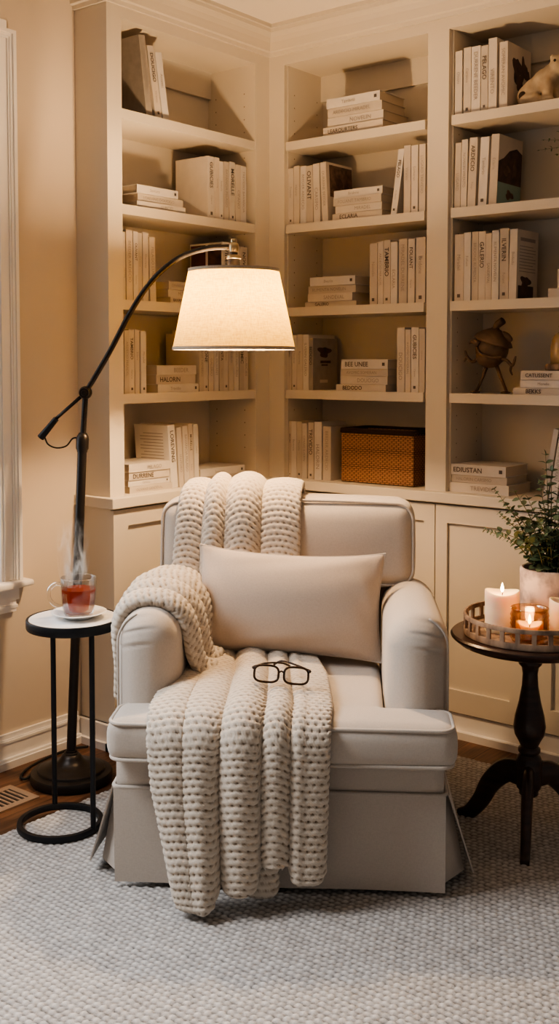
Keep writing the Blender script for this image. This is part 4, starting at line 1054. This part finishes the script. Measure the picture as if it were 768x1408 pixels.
MB().tube(catmull([rel(p) for p in ((-.02,-1.19,.006),(-.008,-1.228,.006),(-.035,-1.225,.006),(-.075,-1.160,.006),(-.098,-1.06,.006),(-.098,-.96,.006),(-.07,-.91,.006))], 10), .0042, 8).build('power_cord', M['cord'], lp, True)

# ------------------------------------------------------------------ side table with tea
DX, DY, DH = .368, -1.343, .606
RX, RY = .362, -1.393
stb = thing('side_table', 'slim round side table with marble top and black metal ring base', 'side table', (RX,RY,0))
rl = lambda x,y,z: (x-RX,y-RY,z)
MB().lathe([(0,DH-.010),(.1255,DH-.010),(.1265,DH-.004),(.1255,DH),(0,DH)], 72, rl(DX,DY,0)).build('marble_top', M['marble'], stb, True, 40)
MB().lathe([(.1268,DH-.026),(.132,DH-.026),(.1335,DH-.022),(.1335,DH-.002),(.132,DH+.001),(.1268,DH+.001)], 72, rl(DX,DY,0), True).build('top_rim', M['blackmetal'], stb, True, 40)
MB().lathe([(0,DH-.026),(.1266,DH-.026),(.1266,DH-.0105),(0,DH-.0105)], 48, rl(DX,DY,0)).build('top_plate', M['blackmetal'], stb, True, 40)
MB().lathe([(.108,.0135),(.120,.0135),(.122,.016),(.122,.028),(.120,.031),(.108,.031),(.106,.028),(.106,.016)], 72, (0,0,0), True).build('ring_base', M['blackmetal'], stb, True, 40)
for x, y in ((.262,-1.331),(.484,-1.368)):
    x1_, y1_ = x-RX, y-RY; k_ = .116/math.hypot(x1_,y1_); x1_, y1_ = x1_*k_, y1_*k_
    MB().tube([(x1_,y1_,.022),(x1_,y1_,DH-.020)], .0078, 12).build('leg', M['blackmetal'], stb, True, 50)

sx, sy = DX+.010, DY+.012
sc_ = thing('saucer', 'white porcelain saucer on the marble side table', 'saucer', (sx,sy,DH))
MB().lathe([(0,.001),(.040,.001),(.043,.004),(.060,.011),(.078,.017),(.0795,.0185),(.077,.0195),(.058,.0135),(.042,.0075),(.0,.0065)], 64).build('dish', M['porcelain'], sc_, True, 60)
mz = DH+.0072
mg = thing('tea_mug', 'clear glass mug of amber tea on the white saucer', 'mug', (sx,sy,mz))
MB().lathe([(0,.0),(.036,.0),(.041,.004),(.046,.02),(.0495,.06),(.0515,.108),(.0505,.110),(.0490,.108),(.0470,.06),(.0437,.022),(.038,.009),(0,.007)], 56).build('glass_body', M['glass'], mg, True)
hd = catmull([CRv*(-.047)+Vector((0,0,.088)), CRv*(-.066)+Vector((0,0,.090)), CRv*(-.083)+Vector((0,0,.074)), CRv*(-.084)+Vector((0,0,.050)), CRv*(-.070)+Vector((0,0,.030)), CRv*(-.046)+Vector((0,0,.024))], 7)
MB().tube(hd, .0058, 12).build('handle', M['glass'], mg, True)
def tea_mat():
    m = bpy.data.materials.new('amber_tea'); m.use_nodes = True; nt = m.node_tree; nt.nodes.clear()
    out = nt.nodes.new('ShaderNodeOutputMaterial'); N = nt.nodes.new
    tl = N('ShaderNodeBsdfTranslucent'); tl.inputs[0].default_value = (.72,.155,.03,1)
    tr = N('ShaderNodeBsdfTransparent'); tr.inputs[0].default_value = (.55,.14,.04,1)
    df = N('ShaderNodeBsdfDiffuse'); df.inputs[0].default_value = (.26,.050,.014,1)
    gl = N('ShaderNodeBsdfGlossy'); gl.inputs['Roughness'].default_value = .08
    a = N('ShaderNodeMixShader'); a.inputs[0].default_value = .45; b = N('ShaderNodeMixShader'); b.inputs[0].default_value = .40; c = N('ShaderNodeMixShader'); c.inputs[0].default_value = .05
    L = nt.links.new; L(tl.outputs[0], a.inputs[1]); L(tr.outputs[0], a.inputs[2]); L(a.outputs[0], b.inputs[1]); L(df.outputs[0], b.inputs[2]); L(b.outputs[0], c.inputs[1]); L(gl.outputs[0], c.inputs[2]); L(c.outputs[0], out.inputs[0])
    return m
M['tea'] = tea_mat()
MB().lathe([(0,.0075),(.0378,.0092),(.0436,.022),(.0469,.06),(.0478,.076),(.0474,.0775),(0,.0772)], 48).build('tea', M['tea'], mg, True, 60)
# steam: a thin shaped volume of vapour above the tea
def steam_mat():
    m = bpy.data.materials.new('tea_steam'); m.use_nodes = True; nt = m.node_tree; nt.nodes.clear()
    out = nt.nodes.new('ShaderNodeOutputMaterial'); vs = nt.nodes.new('ShaderNodeVolumeScatter'); vs.inputs['Color'].default_value = (1,1,1,1)
    tc = nt.nodes.new('ShaderNodeTexCoord'); mp = nt.nodes.new('ShaderNodeMapping'); mp.inputs['Scale'].default_value = (1,1,.28)
    nt.links.new(tc.outputs['Object'], mp.inputs[0])
    nz = nt.nodes.new('ShaderNodeTexNoise'); nz.inputs['Scale'].default_value = 42; nz.inputs['Detail'].default_value = 3; nz.inputs['Distortion'].default_value = 1.6
    nt.links.new(mp.outputs[0], nz.inputs['Vector'])
    rp = nt.nodes.new('ShaderNodeValToRGB'); rp.color_ramp.elements[0].position = .52; rp.color_ramp.elements[1].position = .74
    nt.links.new(nz.outputs['Fac'], rp.inputs[0])
    sp_ = nt.nodes.new('ShaderNodeSeparateXYZ'); nt.links.new(tc.outputs['Generated'], sp_.inputs[0])
    # fade at the top and away from the axis (Generated runs 0..1 in the domain)
    def math_(op, a, b=None):
        n_ = nt.nodes.new('ShaderNodeMath'); n_.operation = op
        for i, x in enumerate((a, b)):
            if x is None: continue
            if isinstance(x, (int, float)): n_.inputs[i].default_value = x
            else: nt.links.new(x, n_.inputs[i])
        return n_.outputs[0]
    fade = math_('MULTIPLY', math_('SUBTRACT', 1, sp_.outputs['Z']), 1.0)
    dx = math_('SUBTRACT', sp_.outputs['X'], .5); dy = math_('SUBTRACT', sp_.outputs['Y'], .5)
    r2 = math_('ADD', math_('MULTIPLY', dx, dx), math_('MULTIPLY', dy, dy))
    rad = math_('MAXIMUM', math_('SUBTRACT', 1, math_('MULTIPLY', r2, 4.2)), 0)
    den = math_('MULTIPLY', math_('MULTIPLY', math_('MULTIPLY', rp.outputs[0], fade), rad), 120)
    nt.links.new(den, vs.inputs['Density']); nt.links.new(vs.outputs[0], out.inputs['Volume'])
    return m
st_ = MB().lathe([(0,.0),(.034,.0),(.046,.05),(.052,.12),(.048,.19),(0,.20)], 24).build('steam', steam_mat(), None, True)
st_.location = (sx-.012, sy-.008, mz+.083); tag(st_, 'thin white steam rising from the tea mug', 'steam', kind='stuff')

# ------------------------------------------------------------------ floor register
vn = thing('floor_vent', 'tan metal floor register in the wood floor below the window', 'floor vent', (.066,-1.44,0))
fr_ = MB().box(-.072,.072,-.152,-.130,.0005,.006).box(-.072,.072,.130,.152,.0005,.006).box(-.072,-.048,-.130,.130,.0005,.006).box(.048,.072,-.130,.130,.0005,.006)
fr_.build('frame', M['vent'], vn)
MB().box(-.048,.048,-.130,.130,.0003,.0012).build('void', M['ventdark'], vn)
for k in range(14): y_ = -.1205+k*.0185; MB().box(-.048,.048,y_-.004,y_+.004,.0012,.0052).build('louver', M['vent'], vn)

# ------------------------------------------------------------------ rug
def rug():
    x0, x1, y0, y1 = .272, 2.9, -3.1, -.195; res = .0043; p = .0172
    nu, nv = int((x1-x0)/res), int((y1-y0)/res)
    x = np.linspace(x0,x1,nu+1); y = np.linspace(y0,y1,nv+1); X, Y = np.meshgrid(x,y)
    wob = .12*np.sin(X*31+Y*9)+.10*np.sin(Y*27-X*13)
    b = (Y-y0)/p + wob; row = np.floor(b); fb = b-row-.5
    a = (X-x0)/(p*1.08) + .5*(row % 2) + .10*np.sin(row*2.3); ca_ = np.floor(a); fa = a-ca_-.5
    h = np.clip(1-1.25*((2*fb)**2*.55+(2*fa)**2*.55), 0, 1)**.55
    rnd = np.modf(np.abs(np.sin(row*12.9898+ca_*78.233)*43758.5453))[0]
    h2 = h*(.74+.26*rnd)
    Z = .006 + .0075*h2
    e = np.minimum(np.minimum(X-x0, x1-X), np.minimum(Y-y0, y1-Y)); Z = Z*np.clip(e/.006,0,1)**.5 + .0012
    Pp = np.stack([X,Y,Z],-1).reshape(-1,3); idx = np.arange(Pp.shape[0]).reshape(nv+1,nu+1)
    F = np.stack([idx[:-1,:-1],idx[:-1,1:],idx[1:,1:],idx[1:,:-1]],-1).reshape(-1,4)
    o = np_mesh('area_rug', [(Pp,F,h2.ravel())], M['rug'])
    tag(o, 'grey and ivory chunky woven wool area rug under the armchair', 'rug')
rug()

# ------------------------------------------------------------------ light
def area(name, loc, target, sx_, sy_, e, col, spread=180):
    l = bpy.data.lights.new(name, 'AREA'); l.shape = 'RECTANGLE'; l.size = sx_; l.size_y = sy_; l.energy = e; l.color = col
    o = bpy.data.objects.new(name, l); COL.objects.link(o); o.location = loc
    l.spread = R(spread); o.rotation_euler = (Vector(target)-Vector(loc)).to_track_quat('-Z','Y').to_euler(); return o
area('daylight_window', (-.45,-1.63,1.46), (1.0,-1.63,1.2), .84, 1.65, 20, (.84,.92,1.0))
area('added_rug_daylight', (-.12,-2.55,1.65), (1.6,-2.25,.0), .9, 1.4, 48, (.97,.98,1.0), 120)  # added light on the rug foreground; assumed daylight, wall here has no window
wd_ = bpy.data.worlds.new('room_ambient'); SC.world = wd_; wd_.use_nodes = True
wd_.node_tree.nodes['Background'].inputs[0].default_value = (1,.93,.86,1); wd_.node_tree.nodes['Background'].inputs[1].default_value = .16

# ------------------------------------------------------------------ camera
F_PX = 1469.0; PITCH = R(3.0); YAW = R(38.6)
cam = bpy.data.cameras.new('camera'); cam.sensor_fit = 'VERTICAL'; cam.sensor_height = 36; cam.lens = F_PX/1408*36
cam.shift_y = -(704-574)/1408; cam.clip_start = .05
co = bpy.data.objects.new('camera', cam); COL.objects.link(co)
co.location = (2.721,-3.343,1.34); co.rotation_euler = (R(90)-PITCH, 0, YAW)
SC.camera = co
SC.view_settings.view_transform = 'AgX'
try: SC.view_settings.look = 'AgX - Medium High Contrast'
except Exception: pass
SC.view_settings.exposure = 0.14
SC.cycles.max_bounces = 8; SC.cycles.transparent_max_bounces = 12
